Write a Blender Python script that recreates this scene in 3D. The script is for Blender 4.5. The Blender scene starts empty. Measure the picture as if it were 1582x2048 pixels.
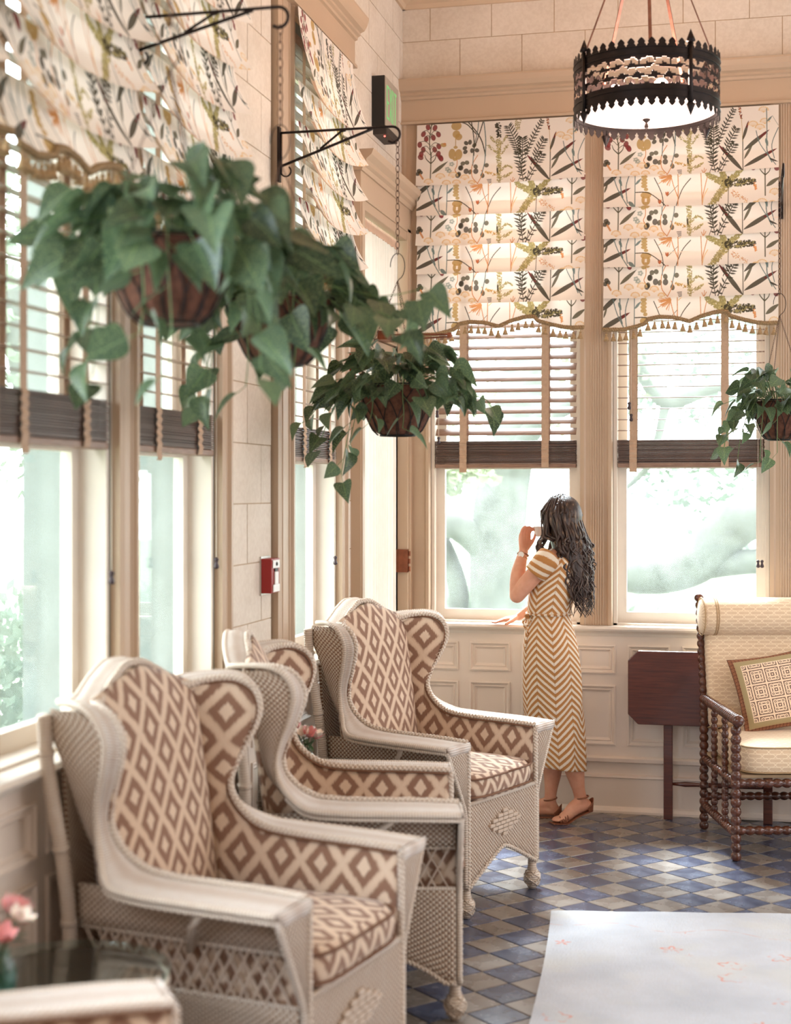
import bpy, bmesh, math, random
import numpy as np
from mathutils import Vector, Matrix, noise
random.seed(7)
PI = math.pi
C = bpy.context.scene.collection
sc = bpy.context.scene

# ------------------------------------------------------------------ camera, world, light, exposure
YAW = math.radians(13.3)
cam = bpy.data.objects.new('camera', bpy.data.cameras.new('camera')); C.objects.link(cam)
cam.location = (0, 0, 1.65); cam.rotation_euler = (PI/2, 0, YAW)
cam.data.sensor_fit = 'VERTICAL'; cam.data.sensor_height = 36.0
cam.data.lens = 2988/2048*36.0
cam.data.shift_y = -44/2048
cam.data.dof.use_dof = True; cam.data.dof.focus_distance = 6.9; cam.data.dof.aperture_fstop = 2.1
cam.data.clip_start = 0.05; cam.data.clip_end = 300
sc.camera = cam
world = bpy.data.worlds.new('sky'); sc.world = world; world.use_nodes = True
wn = world.node_tree.nodes; wl = world.node_tree.links
bg = wn['Background']; bg.inputs['Color'].default_value = (0.90, 0.955, 1.0, 1); bg.inputs['Strength'].default_value = 7.5

def light(name, kind, loc, rot, energy, color, size=1.0, size_y=None):
    l = bpy.data.lights.new(name, kind); l.energy = energy; l.color = color
    if kind == 'AREA':
        l.size = size
        if size_y: l.shape = 'RECTANGLE'; l.size_y = size_y
    elif kind == 'POINT': l.shadow_soft_size = size
    elif kind == 'SUN': l.angle = size
    o = bpy.data.objects.new(name, l); C.objects.link(o); o.location = loc; o.rotation_euler = rot
    return o
light('sun', 'SUN', (0, 0, 20), Vector((.12, -.62, -.78)).to_track_quat('-Z', 'Y').to_euler(), 19.0, (0.84, 0.92, 1.0), 0.30)   # hazy, high behind the garden
# added area fill on three sides, in front of solid walls without windows
light('right_fill_light', 'AREA', (4.0, 5.2, 2.3), (0, math.radians(90), 0), 128, (0.94, 0.96, 1.0), 3.0, 5.0)
light('rear_fill_light', 'AREA', (1.2, -2.6, 2.5), (math.radians(90), 0, 0), 30, (1.0, 0.82, 0.68), 4.5, 3.0)
light('left_fill_light', 'AREA', (-1.70, 1.2, 2.2), (0, math.radians(-90), 0), 190, (0.76, 0.87, 1.0), 2.4, 2.2)  # added cool fill panel, short of the left window openings
vs = sc.view_settings
vs.view_transform = 'Standard'; vs.look = 'None'; vs.gamma = 1.0; vs.use_curve_mapping = False
vs.exposure = 0.3
sc.cycles.max_bounces = 8; sc.cycles.transparent_max_bounces = 16
sc.cycles.use_denoising = True
sc.cycles.sample_clamp_indirect = 8

# ------------------------------------------------------------------ helpers
def lin(c):
    return tuple((x/255/12.92 if x/255 <= 0.04045 else ((x/255+0.055)/1.055)**2.4) for x in c)
MATS = {}
class NT:
    def __init__(s, name):
        s.m = bpy.data.materials.new(name); s.m.use_nodes = True
        s.n = s.m.node_tree.nodes; s.l = s.m.node_tree.links; s.b = s.n['Principled BSDF']; s.out = s.n['Material Output']
    def add(s, t, **kw):
        nd = s.n.new(t)
        for k, v in kw.items():
            if k in nd.inputs: nd.inputs[k].default_value = v
            else: setattr(nd, k, v)
        return nd
    def math(s, op, a, b=None, c=None):
        nd = s.n.new('ShaderNodeMath'); nd.operation = op
        for i, v in enumerate((a, b, c)):
            if v is None: continue
            if isinstance(v, (int, float)): nd.inputs[i].default_value = v
            else: s.l.new(v, nd.inputs[i])
        return nd.outputs[0]
    def mix(s, f, a, b, mode='MIX'):
        nd = s.n.new('ShaderNodeMix'); nd.data_type = 'RGBA'; nd.blend_type = mode
        for i, v in ((0, f), (6, a), (7, b)):
            if isinstance(v, (int, float)): nd.inputs[i].default_value = v
            elif isinstance(v, tuple): nd.inputs[i].default_value = (*v[:3], 1)
            else: s.l.new(v, nd.inputs[i])
        return nd.outputs[2]
    def noise(s, scale, detail=3, vec=None, stretch=None, rough=.55):
        nd = s.n.new('ShaderNodeTexNoise'); nd.inputs['Scale'].default_value = scale; nd.inputs['Detail'].default_value = detail
        nd.inputs['Roughness'].default_value = rough
        if vec is None: vec = s.coord()
        if stretch:
            mp = s.n.new('ShaderNodeMapping'); mp.inputs['Scale'].default_value = stretch; s.l.new(vec, mp.inputs['Vector']); vec = mp.outputs[0]
        s.l.new(vec, nd.inputs['Vector']); return nd.outputs[0]
    def coord(s, k='Object'):
        return s.n.new('ShaderNodeTexCoord').outputs[k]
    def xyz(s, v):
        nd = s.n.new('ShaderNodeSeparateXYZ'); s.l.new(v, nd.inputs[0]); return nd.outputs
    def ramp(s, f, *st):
        nd = s.n.new('ShaderNodeValToRGB'); e = nd.color_ramp.elements
        while len(e) < len(st): e.new(0.5)
        for i, (p, c) in enumerate(st):
            e[i].position = p; e[i].color = (*((c,)*3 if isinstance(c, (int, float)) else c[:3]), 1)
        s.l.new(f, nd.inputs[0]); return nd.outputs[0]
    def bump(s, h, strength=.3, dist=.005):
        nd = s.n.new('ShaderNodeBump'); nd.inputs['Strength'].default_value = strength; nd.inputs['Distance'].default_value = dist
        s.l.new(h, nd.inputs['Height']); s.l.new(nd.outputs[0], s.b.inputs['Normal']); return nd
    def base(s, c):
        if isinstance(c, tuple): s.b.inputs['Base Color'].default_value = (*c[:3], 1)
        else: s.l.new(c, s.b.inputs['Base Color'])
def simple(name, col, rough=.5, metal=0, var=.12, scale=8, bump=0, bscale=60, coat=0, sss=0):
    t = NT(name); c = lin(col)
    n = t.noise(scale)
    d = tuple(max(0, x*(1-var)) for x in c); h = tuple(min(1, x*(1+var)) for x in c)
    t.base(t.ramp(n, (.3, d), (.7, h)))
    t.b.inputs['Roughness'].default_value = rough; t.b.inputs['Metallic'].default_value = metal
    t.b.inputs['Coat Weight'].default_value = coat
    if bump: t.bump(t.noise(bscale, 4), bump, .002)
    if sss: t.b.inputs['Subsurface Weight'].default_value = sss; t.b.inputs['Subsurface Scale'].default_value = .02
    MATS[name] = t.m; return t.m

class MB:
    """collects verts/faces (with uv) and links them as one mesh object"""
    def __init__(s): s.v = []; s.f = []; s.uv = []; s.mi = []; s.cm = 0
    def face(s, idx, uv=None):
        s.f.append(tuple(idx)); s.uv.append(uv); s.mi.append(s.cm)
    def box(s, x0, x1, y0, y1, z0, z1, M=None):
        b = len(s.v)
        P = [(x, y, z) for z in (z0, z1) for y in (y0, y1) for x in (x0, x1)]
        if M is not None: P = [tuple(M @ Vector(p)) for p in P]
        s.v += P
        for q in ((0, 2, 3, 1), (4, 5, 7, 6), (0, 1, 5, 4), (2, 6, 7, 3), (0, 4, 6, 2), (1, 3, 7, 5)): s.face([b+i for i in q])
        return s
    def cbox(s, c, d, M=None):
        return s.box(c[0]-d[0]/2, c[0]+d[0]/2, c[1]-d[1]/2, c[1]+d[1]/2, c[2]-d[2]/2, c[2]+d[2]/2, M)
    def bar(s, a, b, w, h, up=(0, 0, 1)):
        a = Vector(a); b = Vector(b); d = b-a; L = d.length; d.normalize(); up = Vector(up)
        if abs(d.dot(up)) > .95: up = Vector((1, 0, 0))
        x = d.cross(up).normalized(); z = x.cross(d)
        M = Matrix((x, d, z)).transposed().to_4x4(); M.translation = a
        return s.box(-w/2, w/2, 0, L, -h/2, h/2, M)
    def tube(s, pts, r, n=8, cap=True, flat=1.0):
        pts = [Vector(p) for p in pts]; m = len(pts)
        if isinstance(r, (int, float)): r = [r]*m
        b = len(s.v); px = None; L = 0
        for i, p in enumerate(pts):
            t = (pts[min(i+1, m-1)]-pts[max(i-1, 0)])
            if t.length < 1e-9: t = Vector((0, 0, 1))
            t.normalize()
            if px is None:
                up = Vector((0, 0, 1)) if abs(t.z) < .9 else Vector((1, 0, 0)); px = t.cross(up).normalized()
            else:
                px = (px-t*px.dot(t))
                px = px.normalized() if px.length > 1e-6 else t.orthogonal().normalized()
            py = t.cross(px)
            for k in range(n):
                a = 2*PI*k/n; s.v.append(tuple(p+(px*math.cos(a)+py*math.sin(a)*flat)*r[i]))
        D = [0]
        for i in range(1, m): D.append(D[-1]+(pts[i]-pts[i-1]).length)
        for i in range(m-1):
            for k in range(n):
                k2 = (k+1) % n; rr = max(r[i], .001)*2*PI
                s.face((b+i*n+k, b+i*n+k2, b+(i+1)*n+k2, b+(i+1)*n+k), ((k/n*rr, D[i]), ((k+1)/n*rr, D[i]), ((k+1)/n*rr, D[i+1]), (k/n*rr, D[i+1])))
        if cap:
            s.face([b+k for k in reversed(range(n))]); s.face([b+(m-1)*n+k for k in range(n)])
        return s
    def lathe(s, prof, c=(0, 0, 0), n=16, axis=None, cap=True):
        """prof: (r, h) list along axis (default z) from c"""
        c = Vector(c); ax = Vector(axis or (0, 0, 1)).normalized()
        x = ax.orthogonal().normalized() if axis else Vector((1, 0, 0)); y = ax.cross(x); b = len(s.v); m = len(prof)
        for r, h in prof:
            for k in range(n):
                a = 2*PI*k/n; s.v.append(tuple(c+ax*h+(x*math.cos(a)+y*math.sin(a))*r))
        for i in range(m-1):
            for k in range(n):
                k2 = (k+1) % n
                s.face((b+i*n+k, b+i*n+k2, b+(i+1)*n+k2, b+(i+1)*n+k), ((k/n, prof[i][1]), ((k+1)/n, prof[i][1]), ((k+1)/n, prof[i+1][1]), (k/n, prof[i+1][1])))
        if cap:
            if prof[0][0] > 1e-5: s.face([b+k for k in reversed(range(n))])
            if prof[-1][0] > 1e-5: s.face([b+(m-1)*n+k for k in range(n)])
        return s
    def grid(s, fn, nu, nv, uvf=None, keep=None, closed=False):
        b = len(s.v)
        for j in range(nv+1):
            for i in range(nu+1): s.v.append(tuple(fn(i/nu, j/nv)))
        for j in range(nv):
            for i in range(nu):
                if keep and not keep(i, j): continue
                q = [(i, j), (i+1, j), (i+1, j+1), (i, j+1)]
                s.face([b+a+(nu+1)*c for a, c in q], tuple((uvf(a/nu, c/nv) if uvf else (a/nu, c/nv)) for a, c in q))
        return s
    def prism(s, poly, M, depth):
        """poly 2-D in local xy, extruded along local z by depth, M local->object"""
        b = len(s.v); n = len(poly)
        for z in (0, depth):
            for x, y in poly: s.v.append(tuple(M @ Vector((x, y, z))))
        s.face([b+i for i in reversed(range(n))]); s.face([b+n+i for i in range(n)])
        for i in range(n): j = (i+1) % n; s.face((b+i, b+j, b+n+j, b+n+i))
        return s
    def ball(s, c, r, n=10, m=7, R=None):
        if isinstance(r, (int, float)): r = (r, r, r)
        b = len(s.v)
        for j in range(m+1):
            t = PI*j/m
            for i in range(n):
                a = 2*PI*i/n; p = Vector((r[0]*math.sin(t)*math.cos(a), r[1]*math.sin(t)*math.sin(a), -r[2]*math.cos(t)))
                if R is not None: p = R @ p
                s.v.append((c[0]+p.x, c[1]+p.y, c[2]+p.z))
        for j in range(m):
            for i in range(n):
                i2 = (i+1) % n; s.face((b+j*n+i, b+j*n+i2, b+(j+1)*n+i2, b+(j+1)*n+i))
        return s
    def mesh(s, name, mats, smooth=False):
        me = bpy.data.meshes.new(name); me.from_pydata(s.v, [], s.f)
        if not isinstance(mats, (list, tuple)): mats = [mats]
        for m in mats: me.materials.append(m)
        if any(s.mi): me.polygons.foreach_set('material_index', s.mi)
        if any(u is not None for u in s.uv):
            ul = me.uv_layers.new(name='UVMap'); d = []
            for f, u in zip(s.f, s.uv):
                for k in range(len(f)): d += list(u[k]) if u is not None else [0, 0]
            ul.data.foreach_set('uv', d)
        if smooth: me.polygons.foreach_set('use_smooth', [True]*len(me.polygons))
        me.update(); return me
    def build(s, name, mats, parent=None, smooth=False, solid=0, bevel=0, subd=0, weld=0):
        o = bpy.data.objects.new(name, s.mesh(name, mats, smooth)); C.objects.link(o)
        if parent: o.parent = parent
        if weld: w = o.modifiers.new('weld', 'WELD'); w.merge_threshold = weld
        if subd: m = o.modifiers.new('sub', 'SUBSURF'); m.levels = m.render_levels = subd
        if solid: m = o.modifiers.new('solid', 'SOLIDIFY'); m.thickness = solid; m.offset = 0
        if bevel: m = o.modifiers.new('bevel', 'BEVEL'); m.width = bevel; m.segments = 2; m.limit_method = 'ANGLE'
        return o
def tag(o, label=None, cat=None, group=None, kind=None):
    for k, v in (('label', label), ('category', cat), ('group', group), ('kind', kind)):
        if v: o[k] = v
    return o
def empty(name, loc=(0, 0, 0), rz=0, label=None, cat=None, group=None, kind=None):
    o = bpy.data.objects.new(name, None); C.objects.link(o); o.location = loc; o.rotation_euler = (0, 0, rz); o.empty_display_size = .1
    return tag(o, label, cat, group, kind)
def inst(me, name, parent, loc=(0, 0, 0), rot=(0, 0, 0), scale=(1, 1, 1), M=None):
    o = bpy.data.objects.new(name, me); C.objects.link(o); o.parent = parent
    if M is not None: o.matrix_local = M
    else: o.location = loc; o.rotation_euler = rot; o.scale = scale
    return o
def children(o): return [c for c in bpy.data.objects if c.parent == o]
def copy_tree(o, parent=None):
    c = o.copy(); C.objects.link(c); c.parent = parent
    for ch in children(o): copy_tree(ch, c)
    return c
def cat(pts, n):
    """Catmull-Rom through pts, n samples per span"""
    P = [Vector(p) for p in pts]; out = []
    for i in range(len(P)-1):
        a = P[max(i-1, 0)]; b = P[i]; c = P[i+1]; d = P[min(i+2, len(P)-1)]
        for k in range(n):
            t = k/n; out.append(.5*((2*b)+(c-a)*t+(2*a-5*b+4*c-d)*t*t+(3*b-a-3*c+d)*t*t*t))
    out.append(P[-1]); return out
def rope(mb, pts, R, strands=3, twist=.06, n=5, step=None):
    P = [Vector(p) for p in pts]; L = 0; D = [0]
    for i in range(1, len(P)): D.append(D[-1]+(P[i]-P[i-1]).length)
    L = D[-1]; step = step or twist/7; m = max(4, int(L/step)); Q = []
    j = 0
    for k in range(m+1):
        s = L*k/m
        while j < len(P)-2 and D[j+1] < s: j += 1
        t = (s-D[j])/max(1e-9, D[j+1]-D[j]); Q.append(P[j].lerp(P[j+1], min(1, t)))
    fr = []; px = None
    for i, p in enumerate(Q):
        t = (Q[min(i+1, m)]-Q[max(i-1, 0)]).normalized()
        px = (t.orthogonal() if px is None else px-t*px.dot(t)).normalized(); fr.append((px.copy(), t.cross(px)))
    for q in range(strands):
        pts2 = []
        for i, p in enumerate(Q):
            a = 2*PI*(L*i/m/twist+q/strands); pts2.append(p+(fr[i][0]*math.cos(a)+fr[i][1]*math.sin(a))*R*.5)
        mb.tube(pts2, R*.62, n)
    return mb

# ------------------------------------------------------------------ materials
TRIM = simple('painted_trim', (188, 163, 138), .42, var=.03, scale=3, bump=.05, bscale=90)
WAINS = simple('painted_wainscot', (230, 216, 203), .45, var=.03, scale=3, bump=.05, bscale=90)
def stone_mat():
    t = NT('limestone_blocks'); info = t.n.new('ShaderNodeObjectInfo').outputs['Random']
    n1 = t.noise(3.5, 5); n2 = t.noise(60, 3)
    c = t.ramp(n1, (.3, lin((214, 200, 184))), (.7, lin((230, 218, 204))))
    c = t.mix(t.math('MULTIPLY', info, .25), c, lin((208, 192, 172)))
    t.base(t.mix(.12, c, t.ramp(n2, (.4, lin((186, 166, 142))), (.6, lin((238, 228, 212)))))); t.b.inputs['Roughness'].default_value = .85
    t.bump(n2, .15, .002); return t.m
STONE = stone_mat()
JOINT = simple('stone_joint', (186, 160, 130), .9)
CEIL = simple('ceiling_paint', (206, 180, 152), .8, var=.03)
IRON = simple('wrought_iron', (40, 32, 30), .45, .7, .3, 20, .2)
BRONZE = simple('aged_bronze', (122, 72, 52), .4, .8, .3, 20)
COPPER = simple('brown_rod_metal', (128, 92, 80), .38, .75, .3, 30)
BLACK = simple('black_plastic', (20, 19, 18), .5, var=.2)
SILVER = simple('brushed_metal', (190, 186, 180), .35, .8, .1)
RED = simple('red_enamel', (150, 24, 22), .4, var=.1)
WHITE = simple('white_plastic', (236, 234, 230), .45, var=.02)
CREAMW = simple('window_white_paint', (226, 216, 204), .45, var=.03)
def emit(name, col, st):
    t = NT(name); t.base(lin(col)); n = t.noise(30); t.l.new(t.mix(.1, lin(col), t.ramp(n, (.3, lin(col)), (.7, (1, 1, 1)))), t.b.inputs['Emission Color'])
    t.b.inputs['Emission Strength'].default_value = st; return t.m
def glass_mat(name='window_glass', tint=(.985, 1, .985), haze=.1, refl=1.0):
    t = NT(name); n = t.n; l = t.l
    tr = t.add('ShaderNodeBsdfTransparent'); tr.inputs[0].default_value = (*tint, 1)
    gl = t.add('ShaderNodeBsdfGlossy'); gl.inputs['Roughness'].default_value = .02
    di = t.add('ShaderNodeBsdfTranslucent'); di.inputs[0].default_value = (.9, .95, .95, 1)
    lw_ = t.add('ShaderNodeLayerWeight', Blend=.5)
    fr = t.math('ADD', t.math('MULTIPLY', t.math('POWER', lw_.outputs['Facing'], 5.0), .92), .035)
    haze_veil = t.math('MULTIPLY', t.ramp(t.noise(7, 6), (.3, .35), (.8, 1.0)), haze)  # milky layer put into the glass to imitate outdoor haze
    m1 = t.add('ShaderNodeMixShader'); l.new(haze_veil, m1.inputs[0]); l.new(tr.outputs[0], m1.inputs[1]); l.new(di.outputs[0], m1.inputs[2])
    m2 = t.add('ShaderNodeMixShader'); l.new(t.math('MULTIPLY', fr, refl), m2.inputs[0]); l.new(m1.outputs[0], m2.inputs[1]); l.new(gl.outputs[0], m2.inputs[2])
    l.new(m2.outputs[0], t.out.inputs[0]); return t.m
GLASS = glass_mat(haze=.035)
TGLASS = glass_mat('table_glass', (.86, .95, .94), .01, 1.2)
VGLASS = glass_mat('vase_glass', (.72, .90, .87), .04, 1.5)
def cloth_mat(name, imgnode=None, col=None, trans=.5, fn=None, rough=.9):
    t = NT(name); l = t.l
    c = fn(t) if fn else t.ramp(t.noise(14), (.3, tuple(x*.93 for x in lin(col))), (.7, lin(col)))
    d = t.add('ShaderNodeBsdfDiffuse'); tr = t.add('ShaderNodeBsdfTranslucent'); mx = t.add('ShaderNodeMixShader'); mx.inputs[0].default_value = trans
    l.new(c, d.inputs[0]); l.new(c, tr.inputs[0]); l.new(d.outputs[0], mx.inputs[1]); l.new(tr.outputs[0], mx.inputs[2])
    b = t.add('ShaderNodeBump', Strength=.25, Distance=.001); l.new(t.noise(500, 2), b.inputs['Height']); l.new(b.outputs[0], d.inputs['Normal'])
    l.new(mx.outputs[0], t.out.inputs[0]); return t.m

# ---- wicker: weave of stakes and strands in metre UVs
def wicker(name, ca, cb, gap, fx=105, fy=125, bs=1.0):
    t = NT(name); x, y, z = t.xyz(t.coord('UV'))
    col = t.math('MULTIPLY', x, fx); row = t.math('MULTIPLY', y, fy)
    ph = t.math('MULTIPLY', t.math('FLOOR', col), PI)
    a = t.math('SINE', t.math('ADD', t.math('MULTIPLY', row, PI), t.math('MULTIPLY', ph, 1.0)))
    a = t.math('ADD', t.math('MULTIPLY', a, .5), .5)
    cx = t.math('ABSOLUTE', t.math('SUBTRACT', t.math('FRACT', col), .5))
    h = t.math('SUBTRACT', t.math('MULTIPLY', a, 1.0), t.math('MULTIPLY', cx, 1.1))
    n = t.noise(30, 3)
    c = t.mix(n, ca, cb)
    c = t.mix(t.ramp(h, (-.25, 1.0), (.30, 0.0)), c, gap)  # gap colour paints occlusion between strands into the weave
    t.base(c); t.b.inputs['Roughness'].default_value = .5
    t.bump(h, bs, .004); return t.m
WICK = wicker('white_wicker_weave', lin((228, 218, 204)), lin((210, 192, 170)), lin((146, 108, 82)))
def cane(name):
    t = NT(name); x, y, z = t.xyz(t.coord('UV')); n = t.noise(40, 3)
    w = t.math('SINE', t.math('MULTIPLY', y, 700)); 
    t.base(t.mix(t.ramp(w, (.0, .45), (.35, 0.0)), t.mix(n, lin((230, 222, 212)), lin((212, 196, 178))), lin((172, 138, 108)))); t.b.inputs['Roughness'].default_value = .42
    t.bump(w, .5, .002); return t.m
CANE = cane('white_wrapped_cane')
def band_mat():
    t = NT('white_flat_weave'); x, y, z = t.xyz(t.coord('UV'))
    s = t.math('SINE', t.math('MULTIPLY', x, 2*PI*11)); w = t.math('SINE', t.math('MULTIPLY', y, 900))
    h = t.math('ADD', t.math('MULTIPLY', s, .3), t.math('MULTIPLY', w, .35)); n = t.noise(35)
    t.base(t.mix(t.ramp(h, (-.0, .5), (.3, 0.)), t.mix(n, lin((230, 226, 222)), lin((212, 200, 188))), lin((170, 138, 112)))); t.b.inputs['Roughness'].default_value = .45
    t.bump(h, .8, .003); return t.m
BAND = band_mat()
def ikat():
    t = NT('ikat_diamond_cloth'); uv = t.coord('UV'); x, y, z = t.xyz(uv)
    j = t.math('MULTIPLY', t.math('SUBTRACT', t.noise(55, 2, uv, (6, .6, 1)), .5), .022)
    j2 = t.math('MULTIPLY', t.math('SUBTRACT', t.noise(9, 2, uv), .5), .03)
    y2 = t.math('ADD', t.math('ADD', y, j), j2); x2 = t.math('ADD', x, t.math('MULTIPLY', j2, .4))
    a = t.math('ABSOLUTE', t.math('SUBTRACT', t.math('FRACT', t.math('DIVIDE', x2, .105)), .5))
    b = t.math('ABSOLUTE', t.math('SUBTRACT', t.math('FRACT', t.math('DIVIDE', y2, .156)), .5))
    d = t.math('ADD', a, b); m = t.math('MINIMUM', d, t.math('SUBTRACT', 1.0, d))
    lt = lin((224, 204, 182)); dk = lin((134, 100, 82)); md = lin((216, 192, 168))
    c = t.ramp(m, (.0, lt), (.14, lt), (.19, dk), (.35, dk), (.41, md), (.5, lt))
    n = t.noise(300, 2, uv, (1, 6, 1))
    c = t.mix(t.math('MULTIPLY', n, .28), c, lin((170, 132, 104)))
    t.base(c); t.b.inputs['Roughness'].default_value = .85; t.b.inputs['Sheen Weight'].default_value = .25
    t.bump(n, .2, .001); return t.m
IKAT = ikat()
PIPE = simple('brown_piping', (120, 84, 62), .8)

# ------------------------------------------------------------------ print of the roman shades (drawn here, flat print on cloth)
def draw_print():
    S = .8; W = int(1425*S); HA = int(500*S); HB = int(262*S)
    img = np.empty((HA+HB, W, 3), np.float32)
    # A occupies rows 0..HA, B rows HA..HA+HB (top-down)
    yy, xx = np.mgrid[0:HA+HB, 0:W].astype(np.float32)
    img[:] = lin((240, 232, 222))
    rs = np.random.RandomState(5)
    st = {'oy': 0, 'h': HA, 'y0': 75.}
    def tr(p):
        x, y = p
        return ((x-80)*S, (y-st['y0']+(x-80)*.0385)*S)
    def comp(x0, x1, y0, y1, afn, col, al=.92):
        x0 = max(0, int(x0)); x1 = min(W, int(x1)+2); y0 = max(0, int(y0)); y1 = min(st['h'], int(y1)+2)
        if x1 <= x0 or y1 <= y0: return
        X = xx[:y1-y0, x0:x1]; Y = yy[y0:y1, :x1-x0]
        a = np.clip(afn(X, Y), 0, 1)[..., None]*al
        R = img[st['oy']+y0:st['oy']+y1, x0:x1]; R[:] = R*(1-a)+np.array(col, np.float32)*a
    def stroke(pts, w, col, w1=None, al=.92, smooth=True):
        if smooth and len(pts) > 2: pts = [(p.x, p.y) for p in cat([(*p, 0) for p in pts], 5)]
        P = [tr(p) for p in pts]; n = len(P)-1; w1 = w if w1 is None else w1
        for i in range(n):
            (ax, ay), (bx, by) = P[i], P[i+1]; r = (w+(w1-w)*i/n)*S/2+.35
            def f(X, Y):
                dx, dy = bx-ax, by-ay; L = dx*dx+dy*dy+1e-6; t = np.clip(((X-ax)*dx+(Y-ay)*dy)/L, 0, 1)
                return r-np.hypot(X-ax-t*dx, Y-ay-t*dy)+.5
            comp(min(ax, bx)-r-2, max(ax, bx)+r+2, min(ay, by)-r-2, max(ay, by)+r+2, f, col, al)
    def leaf(p, q, w, col, al=.93, col2=None):
        (ax, ay), (bx, by) = tr(p), tr(q); w *= S/2
        def f(X, Y):
            dx, dy = bx-ax, by-ay; L = math.hypot(dx, dy)+1e-6; t = ((X-ax)*dx+(Y-ay)*dy)/(L*L); n = np.abs((X-ax)*dy-(Y-ay)*dx)/L
            return np.where((t > 0) & (t < 1), w*np.sin(PI*np.clip(t, 0, 1)**.8)-n+.5, 0)
        comp(min(ax, bx)-w-1, max(ax, bx)+w+1, min(ay, by)-w-1, max(ay, by)+w+1, f, col, al)
        if col2:
            leaf((p[0]+(q[0]-p[0])*.6, p[1]+(q[1]-p[1])*.6), q, w/S*1.3, col2)
    def blob(c, rx, ry, col, al=.9, ang=0):
        cx, cy = tr(c); rx *= S; ry *= S; ca, sa = math.cos(ang), math.sin(ang); R = max(rx, ry)
        comp(cx-R-1, cx+R+1, cy-R-1, cy+R+1, lambda X, Y: (1-np.hypot(((X-cx)*ca+(Y-cy)*sa)/rx, (-(X-cx)*sa+(Y-cy)*ca)/ry))*min(rx, ry)+.5, col, al)
    def speck(p, q, w, col, n=60, r=5, col2=None):
        for k in range(n):
            t = rs.rand(); a = rs.rand()*6.28; rr = rs.rand()**.5*w/2*(1-.35*t)
            blob((p[0]+(q[0]-p[0])*t+math.cos(a)*rr, p[1]+(q[1]-p[1])*t+math.sin(a)*rr), r, r*.8, col if rs.rand() < .7 else (col2 or tuple(min(1, x*1.5) for x in col)), .85)
    def fern(pts, n, ln, col):
        P = [(v.x, v.y) for v in cat([(*p, 0) for p in pts], 12)]; stroke(pts, 6, col)
        for k in range(n):
            i = min(len(P)-2, int(k/n*(len(P)-1))); p = P[i]; d = (P[i+1][0]-p[0], P[i+1][1]-p[1]); L = math.hypot(*d)+1e-6; d = (d[0]/L, d[1]/L)
            l = ln*(.35+.65*math.sin(PI*min(1, (k+1)/n*.75+.12)))
            for sg in (-1, 1):
                nx, ny = -d[1]*sg, d[0]*sg
                leaf(p, (p[0]+nx*l-d[0]*l*.55, p[1]+ny*l-d[1]*l*.55), 12, col)
    def umbel(c, r, col):
        for k in range(9):
            a = PI*(1+k/8); e = (c[0]+math.cos(a)*r, c[1]+math.sin(a)*r*.7); stroke([(c[0], c[1]+r*.5), e], 2.5, col, smooth=False, al=.6)
            blob(e, 7, 5, col, .75)
    RD = lin((130, 52, 54)); DG = lin((62, 58, 44)); GN = lin((88, 84, 64)); OC = lin((186, 152, 88)); OL = lin((158, 146, 96)); OG = lin((206, 142, 88))
    LO = lin((226, 190, 130)); BL = lin((104, 124, 122)); BK = lin((50, 46, 38)); RT = lin((110, 44, 44)); GB = lin((150, 160, 150)); FG = lin((54, 52, 38))
    def low_common():
        stroke([(205, 300), (205, 515)], 9, GN); leaf((215, 470), (355, 365), 30, GN)
        stroke([(205, 385), (165, 350), (150, 315)], 9, GN, 3); stroke([(205, 385), (240, 350), (250, 300)], 9, GN, 3)
        for c in ((115, 335), (285, 335)): blob(c, 26, 20, RD, .9, .6)
        stroke([(430, 350), (430, 400), (415, 440), (450, 480)], 6, OG)
        for c in ((385, 390), (365, 445), (350, 430)): 
            for k in range(5): blob((c[0]+14*math.cos(k*1.26), c[1]+12*math.sin(k*1.26)), 10, 7, GB, .8)
        for c in ((460, 420), (450, 470), (545, 452), (650, 482), (480, 385), (515, 378), (590, 410), (682, 400)): blob(c, 17, 20, GN, .9, rs.rand()*3)
        for c in ((510, 447), (592, 447), (440, 480), (464, 420)): blob(c, 22, 22, BK, .85)
        stroke([(610, 545), (562, 490), (560, 400), (605, 320)], 6, OG); stroke([(610, 545), (650, 470), (640, 440)], 6, OG)
        stroke([(570, 300), (565, 400)], 7, BL); stroke([(670, 300), (665, 380), (640, 480)], 7, BL)
        for c, r in (((290, 492), 36), ((400, 482), 38), ((500, 500), 34), ((190, 537), 36), ((345, 545), 34), ((430, 540), 32), ((560, 540), 26)): umbel(c, r, LO)
        speck((785, 330), (790, 540), 44, OL, 120, 6); speck((790, 455), (850, 405), 26, OL, 40); speck((850, 402), (905, 425), 18, OL, 24)
        speck((795, 505), (910, 462), 36, OL, 60); speck((770, 480), (668, 452), 26, OC, 40); leaf((780, 470), (770, 410), 14, BK)
        fern([(950, 310), (975, 420), (1000, 540)], 9, 52, FG); fern([(1150, 320), (1100, 400), (1010, 545)], 9, 46, FG)
        for a, b in (((980, 470), (950, 540)), ((1040, 460), (1020, 540)), ((1080, 460), (1040, 545))): stroke([a, b], 4, BK)
        leaf((1222, 532), (1020, 318), 34, DG, col2=RT); stroke([(1218, 260), (1220, 530)], 7, GN)
        leaf((1225, 372), (1432, 212), 34, DG, col2=RT); leaf((1226, 500), (1492, 362), 34, DG, col2=RT); leaf((1228, 440), (1305, 310), 22, GN)
        stroke([(1325, 220), (1360, 330), (1480, 490)], 6, BL); stroke([(1410, 250), (1412, 380), (1450, 470)], 8, BL); stroke([(1500, 200), (1450, 330), (1470, 440)], 6, BL)
        leaf((1400, 280), (1420, 345), 22, BL); leaf((1430, 440), (1500, 470), 14, BK)
        for c in ((105, 445), (95, 470), (118, 460)): blob(c, 20, 16, DG)
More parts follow.
